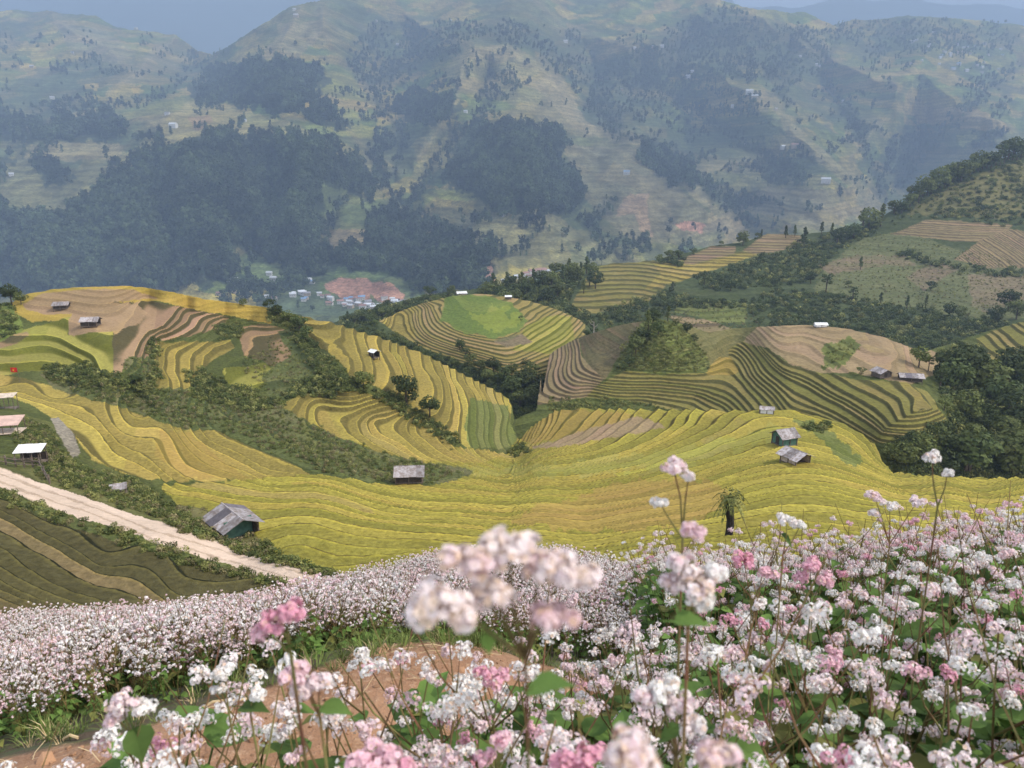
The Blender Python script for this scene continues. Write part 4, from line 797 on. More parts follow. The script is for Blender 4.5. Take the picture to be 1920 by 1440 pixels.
def hut(sheet, u, v, rz, wd, dp, ht, roofmat, wallmat, label, group=None, sheets=3, stilt=.6, open_front=False, dark=None, over=.45, name='field_hut', pitch=.42):
    """gabled hut on posts; the ridge runs along local x, eaves along y"""
    p = sheet.at(u, v)[0]; e = empty(name, tuple(p + np.array((0, 0, -.1))), rz); tag(e, label, 'hut', group)
    x, y = wd / 2, dp / 2
    for sx in (-1, 0, 1):
        for sy in (-1, 1):
            m = MB(); m.box(sx * x - .06, sx * x + .06, sy * y - .06, sy * y + .06, -1.2, stilt + ht); m.build('post', WOOD, e)
    f = MB(); f.box(-x - .1, x + .1, -y - .1, y + .1, stilt - .1, stilt); f.build('floor', WOOD, e)
    t = .07
    for nm, bx_, mt in (('side_wall', (-x + .07, x - .07, -y + .03, -y + .03 + t), wallmat), ('side_wall', (-x + .07, x - .07, y - .03 - t, y - .03), wallmat)):
        m = MB(); m.box(*bx_, stilt, stilt + ht * .92); m.build(nm, mt, e)
    ends = ((-1, wallmat),) if open_front else ((-1, wallmat), (1, wallmat))
    zr = ht + dp / 2 * pitch * 1.0
    for sx, mt in ends:
        m = MB(); xx = sx * (x - .03); m.add([(xx, -y + .1, stilt), (xx, y - .1, stilt), (xx, y - .1, stilt + ht), (xx, 0, stilt + zr), (xx, -y + .1, stilt + ht),
              (xx - sx * t, -y + .1, stilt), (xx - sx * t, y - .1, stilt), (xx - sx * t, y - .1, stilt + ht), (xx - sx * t, 0, stilt + zr), (xx - sx * t, -y + .1, stilt + ht)],
              [(0, 1, 2, 3, 4), (5, 6, 7, 8, 9), (0, 1, 6, 5), (1, 2, 7, 6), (2, 3, 8, 7), (3, 4, 9, 8), (4, 0, 5, 9)]); m.build('gable_wall', mt, e)
    if not open_front:
        m = MB(); m.box(x - .005, x + .03, -.4, .4, stilt + .02, stilt + ht * .85); m.build('door', DARKW, e)
    rf = MB(); rf.tube([(-x - over, 0, stilt + zr + .06), (x + over, 0, stilt + zr + .06)], .07, 5)
    r = rf.build('roof', roofmat, e)
    L = (2 * x + 2 * over) / sheets
    for sy in (-1, 1):
        for k in range(sheets):
            m = MB(); x0 = -x - over + k * L; x1 = x0 + L + .08; dz = (k % 2) * .025
            y1 = sy * (y + over + random.uniform(-.06, .1)); z1 = stilt + zr - (abs(y1)) * pitch + dz; z0 = stilt + zr + .03 + dz
            m.add([(x0, 0, z0), (x1, 0, z0), (x1, y1, z1), (x0, y1, z1), (x0, 0, z0 + .04), (x1, 0, z0 + .04), (x1, y1, z1 + .04), (x0, y1, z1 + .04)],
                  [(0, 1, 2, 3), (4, 5, 6, 7), (0, 1, 5, 4), (1, 2, 6, 5), (2, 3, 7, 6), (3, 0, 4, 7)])
            mt = dark if (dark and (sy, k) in ((-1, 1), (1, 0))) else roofmat
            o = m.build('roof_sheet', mt, r)
    return e
h1 = hut(A, 440, 1002, radians(-48), 3.6, 2.8, 1.3, FIBRO, WOOD, 'grey patched-roof hut with open green gable end beside the pale road', None, 4, .5, True, FIBROD)
gw = MB(); gw.box(1.0, 1.06, -1.2, 1.2, .5, 2.1); gw.build('inner_wall', GREENW, h1)
hut(A, 768, 906, radians(4), 3.6, 2.7, 1.1, FIBRO, DARKW, 'grey-roofed stilt hut in the middle of the valley beside the weedy strip', None, 4, 1.0, False, None, .3, pitch=.6)
hut(A, 1470, 833, radians(200), 2.7, 2.6, 1.5, FIBRO, GREENW, 'upper of two grey-roofed huts on the golden crest, green-grey gable', None, 3, .3, False, None, .4, pitch=.6)
hut(A, 1490, 869, radians(-62), 2.7, 2.7, 1.1, FIBRO, CREAM, 'lower of two grey-roofed huts on the golden crest, open gable', None, 3, .3, True, None, .5)
hut(A, 171, 612, radians(10), 3.0, 2.6, 1.0, FIBRO, DARKW, 'small grey-roofed hut on the bare brown plateau of left hill', None, 3, .5, True, None, .3)
hut(A, 116, 578, radians(12), 2.8, 2.2, .8, FIBRO, DARKW, 'small grey hut near the top rim of the left hill', None, 3, .3, False, None, .3)
hut(A, 702, 672, radians(-40), 1.7, 1.7, 1.3, WHITE, DARKW, 'tiny white-roofed hut on the golden spur', None, 2, .7, True, None, .25)
hut(B, 1652, 706, radians(-75), 3.0, 3.0, 1.2, FIBRO, WOOD, 'left of two small grey huts on the right hill shoulder', None, 3, .3, False, None, .4)
hut(B, 1706, 713, radians(-12), 4.6, 2.6, 1.0, FIBRO, DARKW, 'right of two small huts on the right hill shoulder, long grey roof', None, 4, .3, False, FIBROD, .4)
hut(A, 1437, 774, radians(-15), 2.4, 1.7, .75, FIBRO, WHITE, 'small white-walled hut peeking over the golden crest', None, 3, .1, False, None, .15)
hut(B, 1538, 613, radians(0), 3.4, 2.0, .7, WHITE, WHITE, 'white shed on the skyline of the right hill', None, 3, .2, False, None, .2)
hut(C, 1008 - 55, 560, radians(0), 2.6, 2.0, .9, WHITE, WOOD, 'small white-roofed hut on top of the round hill', None, 2, .2, False, None, .3)
hut(D, 865, 556, radians(20), 6, 4, 2, WHITE, CREAM, 'pale roadside house behind the round hill', None, 3, .2, False, None, .4)
# lean-to shelters at the left edge
def shelter(u, v, rz, wd, dp, ht, mat, label, rail=False, tilt=.12, deck=0.):
    p = A.at(u, v)[0]; e = empty('shelter', tuple(p + np.array((0, 0, -.1))), rz); tag(e, label, 'shelter')
    x, y = wd / 2, dp / 2
    for sx in (-1, -.33, .33, 1):
        for sy in (-1, 1):
            m = MB(); m.tube([(sx * (x - .1), sy * (y - .1), -1.5), (sx * (x - .1), sy * (y - .1), ht + sy * y * tilt)], .05, 6); m.build('post', WOOD, e)
    n = 4
    for k in range(n):
        m = MB(); x0 = -x + k * 2 * x / n; x1 = x0 + 2 * x / n + .05; d = (k % 2) * .02
        m.add([(x0, -y, ht - y * tilt + d), (x1, -y, ht - y * tilt + d), (x1, y, ht + y * tilt + d), (x0, y, ht + y * tilt + d), (x0, -y, ht - y * tilt + d + .06), (x1, -y, ht - y * tilt + d + .06), (x1, y, ht + y * tilt + d + .06), (x0, y, ht + y * tilt + d + .06)],
              [(0, 3, 2, 1), (4, 5, 6, 7), (0, 1, 5, 4), (1, 2, 6, 5), (2, 3, 7, 6), (3, 0, 4, 7)]); m.build('roof_sheet', mat, e)
    if rail:
        for z in (.35, .7): m = MB(); m.box(-x, x, -y - .03, -y + .03, z, z + .07); m.build('rail', WOOD, e)
        m = MB(); m.box(-x, x, y - .1, y - .05, 0, .9); m.build('back_panel', DARKW, e)
    m = MB(); m.box(-x, x, -y, y, deck, deck + .08); m.build('floor', CREAM if deck else WOOD, e)
    return e
shelter(60, 868, radians(8), 2.6, 1.5, 1.5, WHITE, 'white-roofed roadside shelter at the left edge with wooden rails', True, .25)
shelter(0, 812, radians(10), 5.0, 2.2, 1.6, PINK, 'long faded pink tin-roofed shelter at the left edge', False, .25, .3)
shelter(5, 765, radians(14), 3.6, 1.8, 1.9, CREAM, 'pale lookout platform on poles below the red flag', False, .1)
e = shelter(222, 922, radians(25), 1.5, 1.0, .7, FIBRO, 'small grey lean-to among the bushes above the road', False, .3)
# flag
p = A.at(37, 718)[0]; e = empty('flag', tuple(p)); tag(e, 'small red flag with a yellow star on a pole at left', 'flag')
m = MB(); m.tube([(0, 0, -.2), (0, 0, 2.6)], .03, 6); m.build('pole', WOOD, e)
m = MB()
for k in range(6):
    x0, x1 = -k * .2, -(k + 1) * .2; a, b = .08 * sin(k * 1.2), .08 * sin((k + 1) * 1.2)
    m.add([(x0, a, 1.75), (x1, b, 1.75 + .02 * k), (x1, b, 2.55 + .02 * k), (x0, a, 2.55)], [(0, 1, 2, 3)])
c_ = m.build('cloth', REDC, e)
m = MB(); st = [((-.6 + (.22 if k % 2 == 0 else .09) * sin(k * pi / 5)), -.16, 2.17 + (.22 if k % 2 == 0 else .09) * cos(k * pi / 5)) for k in range(10)]
m.add(st + [(-.6, -.17, 2.17)], [(10, k, (k + 1) % 10) for k in range(10)]); m.build('star', YEL, c_)
# fence along the road at left
e = empty('fence', tuple(A.at(30, 880)[0])); tag(e, 'weathered wooden post-and-rail fence beside the road at left', 'fence')
o0 = Vector(e.location); prev = None
fp = [(-40, 868), (-22, 870), (-5, 872), (12, 874), (30, 875), (46, 876), (62, 877), (76, 880), (84, 892), (93, 905)]
for u, v in fp:
    q = Vector(A.at(u, v)[0]) - o0; m = MB(); m.box(q.x - .06, q.x + .06, q.y - .06, q.y + .06, q.z - .4, q.z + 1.0); m.build('post', WOOD, e)
    if prev is not None:
        for z in (.35, .8): m = MB(); m.tube([prev + Vector((0, -.07, z)), q + Vector((0, -.07, z))], .045, 5); m.build('rail', WOOD, e)
    prev = q
# dead pole and tree fern
p = D.at(1113, 632)[0]; e = empty('bare_tree', tuple(p)); tag(e, 'pale bare dead tree on the skyline right of the round hill', 'tree')
m = MB(); m.tube([(0, 0, -.5), (.1, 0, 5), (-.1, 0, 9)], [.3, .22, .1], 6); PALEB = simple('pale_bark', (.5, .42, .36), nscale=3); m.build('trunk', PALEB, e)
for a, z, l in ((.3, 5.5, 2.4), (2.8, 6.5, 2.6), (1.6, 7.5, 1.6), (3.6, 8.2, 1.8)):
    m = MB(); m.tube([(0, 0, z), (cos(a) * l * .6, sin(a) * l * .3, z + l * .3), (cos(a) * l, sin(a) * l * .4, z + l * .9)], [.14, .09, .04], 5); m.build('limb', PALEB, e)
p = A.at(1366, 1006)[0]; dd = float(np.linalg.norm(p)); e = empty('tree_fern', tuple(p)); tag(e, 'tree fern with thick dark trunk and drooping fronds in the golden field', 'tree')
hh = 80 * dd / F; m = MB(); pts = [(0, 0, -.5)] + [(.05 * hh * sin(k * .7) * k / 8, 0, hh * k / 8) for k in range(1, 9)]
m.tube(pts, [.17 * hh / 2 * (.9 + .25 * random.random()) for _ in pts], 9); m.build('trunk', simple('fern_trunk', (.035, .026, .02), nscale=20, var=.6, bump=.8), e)
top = Vector(pts[-1]); r = random.Random(5)
for k in range(16):
    a = 2 * pi * k / 16 + r.uniform(-.2, .2); L = hh * r.uniform(.42, .6); up = r.uniform(.15, .55); m = MB(); prev = None
    for j in range(9):
        t = j / 8; q = top + Vector((cos(a) * L * t * .8, sin(a) * L * t * .8, L * (up * t * 1.6 - 1.25 * t * t * (.5 + .6 * (1 - up)))))
        if prev is not None:
            wv = .12 * hh * (1 - t * .8); s_ = Vector((-sin(a), cos(a), 0)) * wv; dn = Vector((0, 0, -.25 * wv))
            m.add([prev, prev + s_ + dn, q + s_ * .7 + dn, prev - s_ + dn, q - s_ * .7 + dn, q], [(0, 1, 2), (0, 3, 4)])
            m.tube([prev, q], .012, 4)
        prev = q
    m.build('frond', LEAF['light' if k % 2 else 'mid'], e)
V_, F__ = quad_cloud([(top.x, top.y, top.z + .02, .3 * hh, .3 * hh, .22 * hh, 90, .04 * hh)], 4); m = MB(); m.add(V_, F__); m.build('crown', LEAF['light'], e)
# houses of the valley village and on the mountain
HW = {'white': simple('white_wall', (.55, .53, .50), nscale=.3, var=.1, objrand=.1), 'tan': simple('tan_wall', (.42, .34, .25), nscale=.3)}
HR = {'pale': simple('pale_roof', (.55, .56, .58), nscale=.4, var=.15, objrand=.15), 'blue': simple('blue_roof', (.20, .30, .45), nscale=.4), 'red': simple('red_roof', (.30, .17, .14), nscale=.4, objrand=.2), 'grey': simple('slate_roof', (.22, .21, .22), nscale=.4, objrand=.2)}
GLS = simple('dark_window', (.04, .05, .06), rough=.3)
HOUSE = {}
def house_meshes(wd, dp, ht, wm, rm):
    x, y = wd / 2, dp / 2; w_ = MB(); w_.box(-x, x, -y, y, -4, ht)
    w_.add([(-x, -y, ht), (-x, y, ht), (-x, 0, ht + dp * .3)], [(0, 1, 2)]); w_.add([(x, -y, ht), (x, y, ht), (x, 0, ht + dp * .3)], [(0, 1, 2)])
    r_ = MB(); o = .7
    for sy in (-1, 1):
        z1 = ht + dp * .3 - (y + o) * .6 * 1.0
        r_.add([(-x - o, 0, ht + dp * .3 + .1), (x + o, 0, ht + dp * .3 + .1), (x + o, sy * (y + o), z1 + .1), (-x - o, sy * (y + o), z1 + .1), (-x - o, 0, ht + dp * .3 + .3), (x + o, 0, ht + dp * .3 + .3), (x + o, sy * (y + o), z1 + .3), (-x - o, sy * (y + o), z1 + .3)],
               [(0, 1, 2, 3), (4, 5, 6, 7), (2, 3, 7, 6), (0, 3, 7, 4), (1, 2, 6, 5)])
    parts = [('wall', w_.mesh('wall', HW[wm])), ('roof', r_.mesh('roof', HR[rm]))]
    d = MB(); d.box(-.6, .6, -y - .06, -y - .01, 0, 2.2); parts.append(('door', d.mesh('door', GLS)))
    for xx in (-x * .6, x * .6):
        d = MB(); d.box(xx - .7, xx + .7, -y - .06, -y - .01, 1, 2.3); parts.append(('window', d.mesh('window', GLS)))
    return parts
def houses(sheet, lst, where, group, prefix=''):
    lst = sorted(lst)
    for i, (u, v, wd, wm, rm) in enumerate(lst):
        key = (round(wd), wm, rm)
        if key not in HOUSE: HOUSE[key] = house_meshes(wd, wd * .6, max(3.2, wd * .4), wm, rm)
        p = sheet.at(u, v)[0]; e = empty('house', (p[0], p[1], p[2] + 1), random.uniform(-.5, .5), .8)
        for nm, me in HOUSE[key]:
            o = bpy.data.objects.new(nm, me); COL.objects.link(o); o.parent = e
        o_ = 'leftmost' if i == 0 else ('rightmost' if i == len(lst) - 1 else ORD[i] + ' from left')
        tag(e, '%s%s-roofed %s house, %s %s' % (prefix, rm, wm if wm == 'white' else 'tan', o_, where), 'house', group)
vil = []
for k in range(56):
    u = R.uniform(545, 770); v = 566 + R.uniform(-7, 12) + abs(u - 650) * -.02
    vil.append((u, v, R.choice([7, 8, 10, 13]), R.choice(['white', 'white', 'tan']), R.choice(['pale', 'pale', 'grey', 'red', 'blue'])))
houses(E, vil, 'in the valley village row', 'houses of the valley village')
houses(E, [(436, 528, 22, 'white', 'pale'), (452, 527, 12, 'white', 'pale'), (505, 516, 12, 'white', 'pale'), (513, 524, 14, 'white', 'pale'), (578, 532, 16, 'white', 'pale'), (585, 536, 12, 'white', 'blue'), (438, 548, 9, 'tan', 'red'), (460, 552, 9, 'white', 'grey'), (410, 552, 9, 'tan', 'red'), (515, 566, 10, 'tan', 'red'), (500, 560, 8, 'white', 'pale')], 'on the slope above the village', 'houses above the village')
houses(E, [(945, 532, 10, 'white', 'pale'), (955, 528, 10, 'white', 'grey'), (968, 527, 12, 'white', 'pale'), (985, 520, 16, 'white', 'red'), (1000, 514, 22, 'white', 'red'), (1015, 512, 22, 'white', 'red'), (1028, 512, 14, 'white', 'pale'), (992, 524, 14, 'white', 'red')], 'in the red-roofed group by the road', 'houses by the road in the valley')
houses(E, [(1548, 345, 32, 'white', 'pale'), (1405, 176, 34, 'white', 'pale'), (1415, 184, 30, 'tan', 'pale'), (1375, 203, 24, 'white', 'pale'), (1470, 278, 26, 'white', 'pale'), (1490, 276, 30, 'tan', 'red'), (1290, 145, 26, 'white', 'pale'), (1298, 135, 18, 'white', 'pale'), (1190, 92, 18, 'white', 'pale'), (1225, 92, 20, 'tan', 'pale'), (1240, 90, 26, 'white', 'pale'), (1530, 122, 20, 'white', 'pale'), (1535, 126, 18, 'white', 'blue'), (1580, 192, 16, 'white', 'pale'), (1500, 108, 14, 'white', 'pale'), (1165, 170, 18, 'tan', 'grey'), (1060, 80, 24, 'white', 'pale'),
 (1022, 318, 14, 'tan', 'pale'), (1175, 325, 22, 'white', 'blue'), (1398, 272, 14, 'white', 'pale'), (1455, 205, 14, 'tan', 'pale')], 'on the middle of the far mountain', 'farmhouses on the far mountain')
houses(E, [(R.gauss(1780, 55), R.uniform(78, 142), R.choice([14, 17, 22]), 'white', R.choice(['pale', 'pale', 'grey', 'blue', 'red'])) for k in range(34)] + [(1710, 80, 22, 'white', 'pale'), (1718, 76, 20, 'white', 'pale'), (1750, 62, 16, 'white', 'pale')], 'in the village high at right', 'houses of the high village at right')
houses(E, [(555, 30, 22, 'tan', 'pale'), (552, 20, 16, 'white', 'pale'), (745, 85, 18, 'white', 'pale'), (705, 42, 16, 'white', 'pale'), (845, 38, 14, 'white', 'pale'), (60, 127, 20, 'tan', 'pale'), (98, 185, 18, 'white', 'pale'), (136, 100, 14, 'white', 'blue'), (314, 218, 16, 'white', 'grey'), (325, 236, 24, 'white', 'pale'), (458, 228, 14, 'white', 'blue'), (873, 215, 14, 'white', 'pale'), (945, 402, 10, 'white', 'pale'), (22, 332, 12, 'white', 'pale'), (255, 30, 22, 'white', 'pale'), (540, 112, 16, 'tan', 'red')], 'on the upper left mountain', 'farmhouses on the left mountain')

# ================================================================ the flower hill in front
def ipt(u, v, z):
    x, y, d = rays(u, v); k = z / d; return float(x * k), float(y * k), z
gc = []
for u, v, z, h in [(100, 1420, -1.95, 0), (500, 1300, -2.1, 0), (400, 1290, -2.35, 0), (900, 1230, -2.2, 0), (250, 1345, -2.2, 0), (300, 1200, -3.7, .5), (0, 1250, -3.3, .5), (100, 1160, -5.0, .5), (0, 1158, -5.4, .5), (300, 1142, -5.9, .5), (480, 1130, -6.6, .5),
                   (600, 1120, -6.9, .5), (850, 1080, -6.8, .5), (1100, 1056, -5.6, .55), (700, 1130, -4.6, .5), (1300, 1058, -4.3, .75), (1450, 1056, -3.4, .9), (1600, 1022, -2.6, .9), (1750, 985, -2.0, .9), (1900, 955, -1.55, .9),
                   (1900, 1440, -.78, .85), (1200, 1440, -.75, .85), (1500, 1200, -1.3, .85), (1300, 1150, -2.0, .85), (700, 1400, -.95, .85), (1100, 1230, -1.7, .85), (1800, 1100, -1.25, .85)]:
    x, y, zz = ipt(u, v, z); gc.append((x, y, zz - h))
gc += [(0, 0, -1.6), (4.2, 6.5, -4.4), (2, 12, -9.5), (6, 9, -8), (-6, 16, -12.5), (-11, 9, -7.6), (0, 19, -15), (-12, 4, -5.2), (8, 4, -3.8), (8, 0, -2), (-3, 0, -2.2), (-8, 0, -3.6), (0, -3, -1.3), (6, -3, -1.2), (-8, -3, -2.6), (12, 8, -8), (-16, 14, -12), (3.5, 1, -1.7)]
gz = tps([(g[0], g[1]) for g in gc], [g[2] for g in gc], sc=6., lam=4e-3)
def ground_z(x, y):
    x = np.asarray(x, float); y = np.asarray(y, float)
    return gz(x, y) - np.clip(y - 13.5, 0, None) * .9 + fbm(x / 1.3, y / 1.3, 5, 3) * .05
gx = np.arange(-18, 16.01, .07); gy = np.arange(-2.5, 24.01, .07)
GX, GY = np.meshgrid(gx, gy); GZ = ground_z(GX, GY)
GZ = GZ + fbm(GX / .22, GY / .22, 7, 3) * .022
LOX = [-8, -1.2, -.75, -.5, -.33, -.06, .2, .6, 1.2, 2.4]; LOV = [.6, .85, 1.0, 1.16, 1.32, 1.5, 1.95, 2.7, 3.1, 3.2]; PLV = [.7, .95, 1.22, 1.36, 1.5, 1.72, 2.15, 2.75, 3.1, 3.2]
HIX = [-8, -2.2, -1.55, -1.2, -.8, -.3, .2, .8, 1.6, 2.4]; HIV = [2.35, 2.4, 2.5, 2.75, 3.05, 3.45, 3.8, 3.9, 3.7, 3.2]
def pathmask(x, y):
    z = gz(x, y); d = np.stack([x, y * cp - z * sp, y * sp + z * cp], -1)      # camera space of the ground point
    u = 960 + F * x / np.maximum(y * cp - z * sp, .05); yy = y
    hi = np.interp(x, HIX, HIV); lo = np.interp(x, LOX, LOV)
    n = fbm(x / .5, y / .5, 33, 3) * .18
    return (y + n < hi) & (y + n > lo) & (x < 2.3)
nr, nc = GX.shape; me = bpy.data.meshes.new('flower_hill_ground'); me.vertices.add(nr * nc)
me.vertices.foreach_set('co', np.stack([GX, GY, GZ], -1).ravel().astype(np.float32)); i = np.arange(nr * nc).reshape(nr, nc)
q = np.stack([i[:-1, :-1], i[:-1, 1:], i[1:, 1:], i[1:, :-1]], -1).reshape(-1); nf = len(q) // 4
me.loops.add(nf * 4); me.loops.foreach_set('vertex_index', q.astype(np.int32)); me.polygons.add(nf); me.polygons.foreach_set('loop_start', np.arange(0, nf * 4, 4, dtype=np.int32))
me.polygons.foreach_set('use_smooth', np.ones(nf, bool)); me.update(calc_edges=True)
pm = pathmask(GX, GY).astype(float)
k = np.ones(5) / 5
for _ in range(2):
    pm = np.apply_along_axis(lambda r: np.convolve(r, k, 'same'), 0, pm); pm = np.apply_along_axis(lambda r: np.convolve(r, k, 'same'), 1, pm)
me.attributes.new('path', 'FLOAT', 'POINT').data.foreach_set('value', pm.ravel().astype(np.float32))
m, t = new_mat('earth'); tc = N(t, 'ShaderNodeTexCoord').outputs['Object']; pa = N(t, 'ShaderNodeAttribute', attribute_name='path').outputs['Fac']
n1 = noise(t, 2.2, 6, tc); n2 = noise(t, 30, 5, tc, .7); n3 = noise(t, 9, 4, tc)
pc = mixc(t, ramp(t, n1, .35, .65), (.42, .23, .125), (.30, .155, .08)); pc = mixc(t, ramp(t, n2, .52, .7), pc, (.52, .33, .20))
bc = mixc(t, ramp(t, n3, .4, .6), (.10, .065, .035), (.075, .085, .03)); c = mixc(t, ramp(t, math_(t, 'ADD', pa, math_(t, 'MULTIPLY', math_(t, 'SUBTRACT', n3, .5), .5)), .35, .6), bc, pc)
p = N(t, 'ShaderNodeBsdfPrincipled'); t.links.new(c, p.inputs['Base Color']); p.inputs['Roughness'].default_value = .95; b = N(t, 'ShaderNodeBump'); b.inputs['Strength'].default_value = 1.0; b.inputs['Distance'].default_value = .03
t.links.new(n2, b.inputs['Height']); t.links.new(b.outputs[0], p.inputs['Normal']); o = N(t, 'ShaderNodeOutputMaterial'); t.links.new(p.outputs[0], o.inputs[0]); me.materials.append(m)
go_ = bpy.data.objects.new('ground', me); COL.objects.link(go_); go_['kind'] = 'structure'

# ---- buckwheat
def petal_mat(name, a, b, thr, trans=.3, white=None):
    m, t = new_mat(name); oi = N(t, 'ShaderNodeObjectInfo').outputs['Random']; tc = N(t, 'ShaderNodeTexCoord').outputs['Object']
    n = noise(t, 70, 2, tc); f = ramp(t, math_(t, 'ADD', math_(t, 'MULTIPLY', oi, .55), math_(t, 'MULTIPLY', n, .9)), thr, thr + .6)
    c = mixc(t, f, a, b)
    d = N(t, 'ShaderNodeBsdfPrincipled'); t.links.new(c, d.inputs['Base Color']); d.inputs['Roughness'].default_value = .6; d.inputs['Specular IOR Level'].default_value = .2
    tr = N(t, 'ShaderNodeBsdfTranslucent'); t.links.new(c, tr.inputs[0]); ms = N(t, 'ShaderNodeMixShader'); ms.inputs[0].default_value = trans
    t.links.new(d.outputs[0], ms.inputs[1]); t.links.new(tr.outputs[0], ms.inputs[2]); o = N(t, 'ShaderNodeOutputMaterial'); t.links.new(ms.outputs[0], o.inputs[0]); return m
PW = petal_mat('petal_white', (.86, .83, .80), (.80, .58, .61), .55); PP = petal_mat('petal_pink', (.83, .58, .63), (.75, .38, .48), .35); PB = petal_mat('petal_blush', (.84, .75, .74), (.80, .58, .62), .4)
PC = petal_mat('petal_cream', (.80, .64, .52), (.68, .47, .36), .35); CEN = simple('flower_centre', (.55, .50, .18), nscale=60)
STEM = simple('stem', (.14, .15, .045), nscale=14, col2=(.15, .06, .035), objrand=.3); BLEAF = simple('buckwheat_leaf', (.13, .21, .045), nscale=9, col2=(.075, .135, .03), trans=.35, objrand=.4)
BLEAFY = simple('old_leaf', (.20, .20, .05), nscale=9, col2=(.12, .12, .035), trans=.3, objrand=.3)
def floret(mb, c, n, r, mi, rnd, detail=2):
    n = n.normalized(); a = n.cross(Vector((rnd.uniform(-1, 1), rnd.uniform(-1, 1), rnd.uniform(-1, 1)))).normalized(); b = n.cross(a)
    if detail == 2:
        for k in range(5):
            th = 2 * pi * k / 5; d = a * cos(th) + b * sin(th); s = b * cos(th) - a * sin(th)
            tip = c + d * r + n * r * .28; q = rnd.uniform(.36, .5) * r
            mb.add([c + n * r * .05, c + d * r * .58 + s * q + n * r * .30, tip, c + d * r * .58 - s * q + n * r * .30], [(0, 1, 2, 3)], mi)
        mb.add([c + a * r * .2 + n * r * .15, c + (-a * .5 + b * .87) * r * .2 + n * r * .15, c + (-a * .5 - b * .87) * r * .2 + n * r * .15, c + n * r * .38], [(0, 1, 3), (1, 2, 3), (2, 0, 3)], 1)
    else:
        mb.add([c + a * r + n * r * .2, c + b * r * .9 + n * r * .1, c - a * r + n * r * .25, c - b * r * .9 + n * r * .1], [(0, 1, 2, 3)], mi)
def cluster(mb, c, size, rnd, clumps=5, per=12, fr=.0042, detail=2, mi0=0, cream=.08, mic=2):
    for k in range(clumps):
        a = rnd.uniform(0, 6.28); d = size * (0 if k == 0 else rnd.uniform(.5, 1.0))
        cc = c + Vector((cos(a) * d, sin(a) * d, rnd.uniform(-.45, .3) * size)); cr = size * rnd.uniform(.36, .52)
        for j in range(per):
            z = rnd.uniform(-.55, 1); th = rnd.uniform(0, 6.28); s = math.sqrt(max(0, 1 - z * z)); n = Vector((s * cos(th), s * sin(th), z))
            floret(mb, cc + n * cr, n + Vector((rnd.uniform(-.3, .3), rnd.uniform(-.3, .3), rnd.uniform(-.2, .4))), fr * rnd.uniform(.8, 1.2), mic if rnd.random() < cream else mi0, rnd, detail)
def leaf(mb, base, dr, L, rnd, droop=.35):
    dr = dr.normalized(); s = dr.cross(Vector((0, 0, 1))).normalized(); up = s.cross(dr).normalized()
    W_ = L * rnd.uniform(.40, .52); f = rnd.uniform(.15, .35)
    prof = [(-.12, .42), (.05, .92), (.3, 1.0), (.6, .55), (.85, .2)]
    mid = [base + dr * 0]; P_ = []
    v = [base]
    for tt, ww in prof:
        c = base + dr * L * tt + up * (-droop * L * max(tt, 0) ** 2)
        v += [c + s * W_ * ww + up * W_ * ww * f, c, c - s * W_ * ww + up * W_ * ww * f]
    v.append(base + dr * L * 1.02 + up * (-droop * L))
    fc = [(0, 2, 1), (0, 3, 2)]
    fc = [(1, 2, 0), (0, 2, 3)]
    for k in range(4):
        o = 1 + k * 3; fc += [(o, o + 3, o + 4, o + 1), (o + 1, o + 4, o + 5, o + 2)]
    o = 13; fc += [(o, 16, o + 1), (o + 1, 16, o + 2)]
    mb.add(v, fc)
def plant_parts(seed, h=.85, detail=2, ncl=5, csize=.017, pink=None):
    """returns (name, MB, materials) for stem, leaves and flower clusters of one buckwheat plant"""
    r = random.Random(seed); parts = []
    st = MB(); pts = []; lean = Vector((r.uniform(-.12, .12), r.uniform(-.12, .12), 0))
    nseg = 7
    for k in range(nseg + 1):
        t = k / nseg; pts.append(Vector((lean.x * t * t + r.uniform(-.008, .008), lean.y * t * t + r.uniform(-.008, .008), h * t - .03)))
    st.tube(pts, [.0042 * (1 - .6 * k / nseg) for k in range(nseg + 1)], 5 if detail == 2 else 3)
    tips = [pts[-1]]
    for b in range(ncl - 1):
        k = r.randint(3, nseg - 1); a = r.uniform(0, 6.28); L = h * r.uniform(.16, .34); p0 = pts[k]
        p1 = p0 + Vector((cos(a) * L * .35, sin(a) * L * .35, L * .45)); p2 = p0 + Vector((cos(a) * L * .6, sin(a) * L * .6, L * 1.0)); st.tube([p0, p1, p2], [.0024, .002, .0012], 4 if detail == 2 else 3); tips.append(p2)
        tips[-1].z = min(tips[-1].z, h * 1.02)
    parts.append(('stem', st, [STEM]))
    nl = 11 if detail == 2 else 5
    for k in range(nl):
        t = .18 + .72 * k / nl; i0 = min(int(t * nseg), nseg - 1); b0 = pts[i0].lerp(pts[i0 + 1], t * nseg - i0); a = k * 2.4 + r.uniform(-.4, .4)
        d = Vector((cos(a), sin(a), r.uniform(-.1, .45))); pet = .035 * (1.2 - t); L = (.098 - .05 * t) * (1 if detail == 2 else .6) * r.uniform(.85, 1.25)
        m = MB(); m.tube([b0, b0 + d * pet], .0012, 3); leaf(m, b0 + d * pet, d + Vector((0, 0, -.2)), L, r); parts.append(('leaf', m, [BLEAFY if r.random() < .15 else BLEAF]))
    main = {None: PW, 'pink': PP, 'blush': PB}[pink]
    for tp in tips:
        m = MB(); cluster(m, tp, csize * r.uniform(.8, 1.4), r, 7 if detail == 2 else 3, 15 if detail == 2 else 7, .0037 if detail == 2 else .0061, detail, 0, .09)
        parts.append(('flower_cluster', m, [main, CEN, PC]))
    return parts
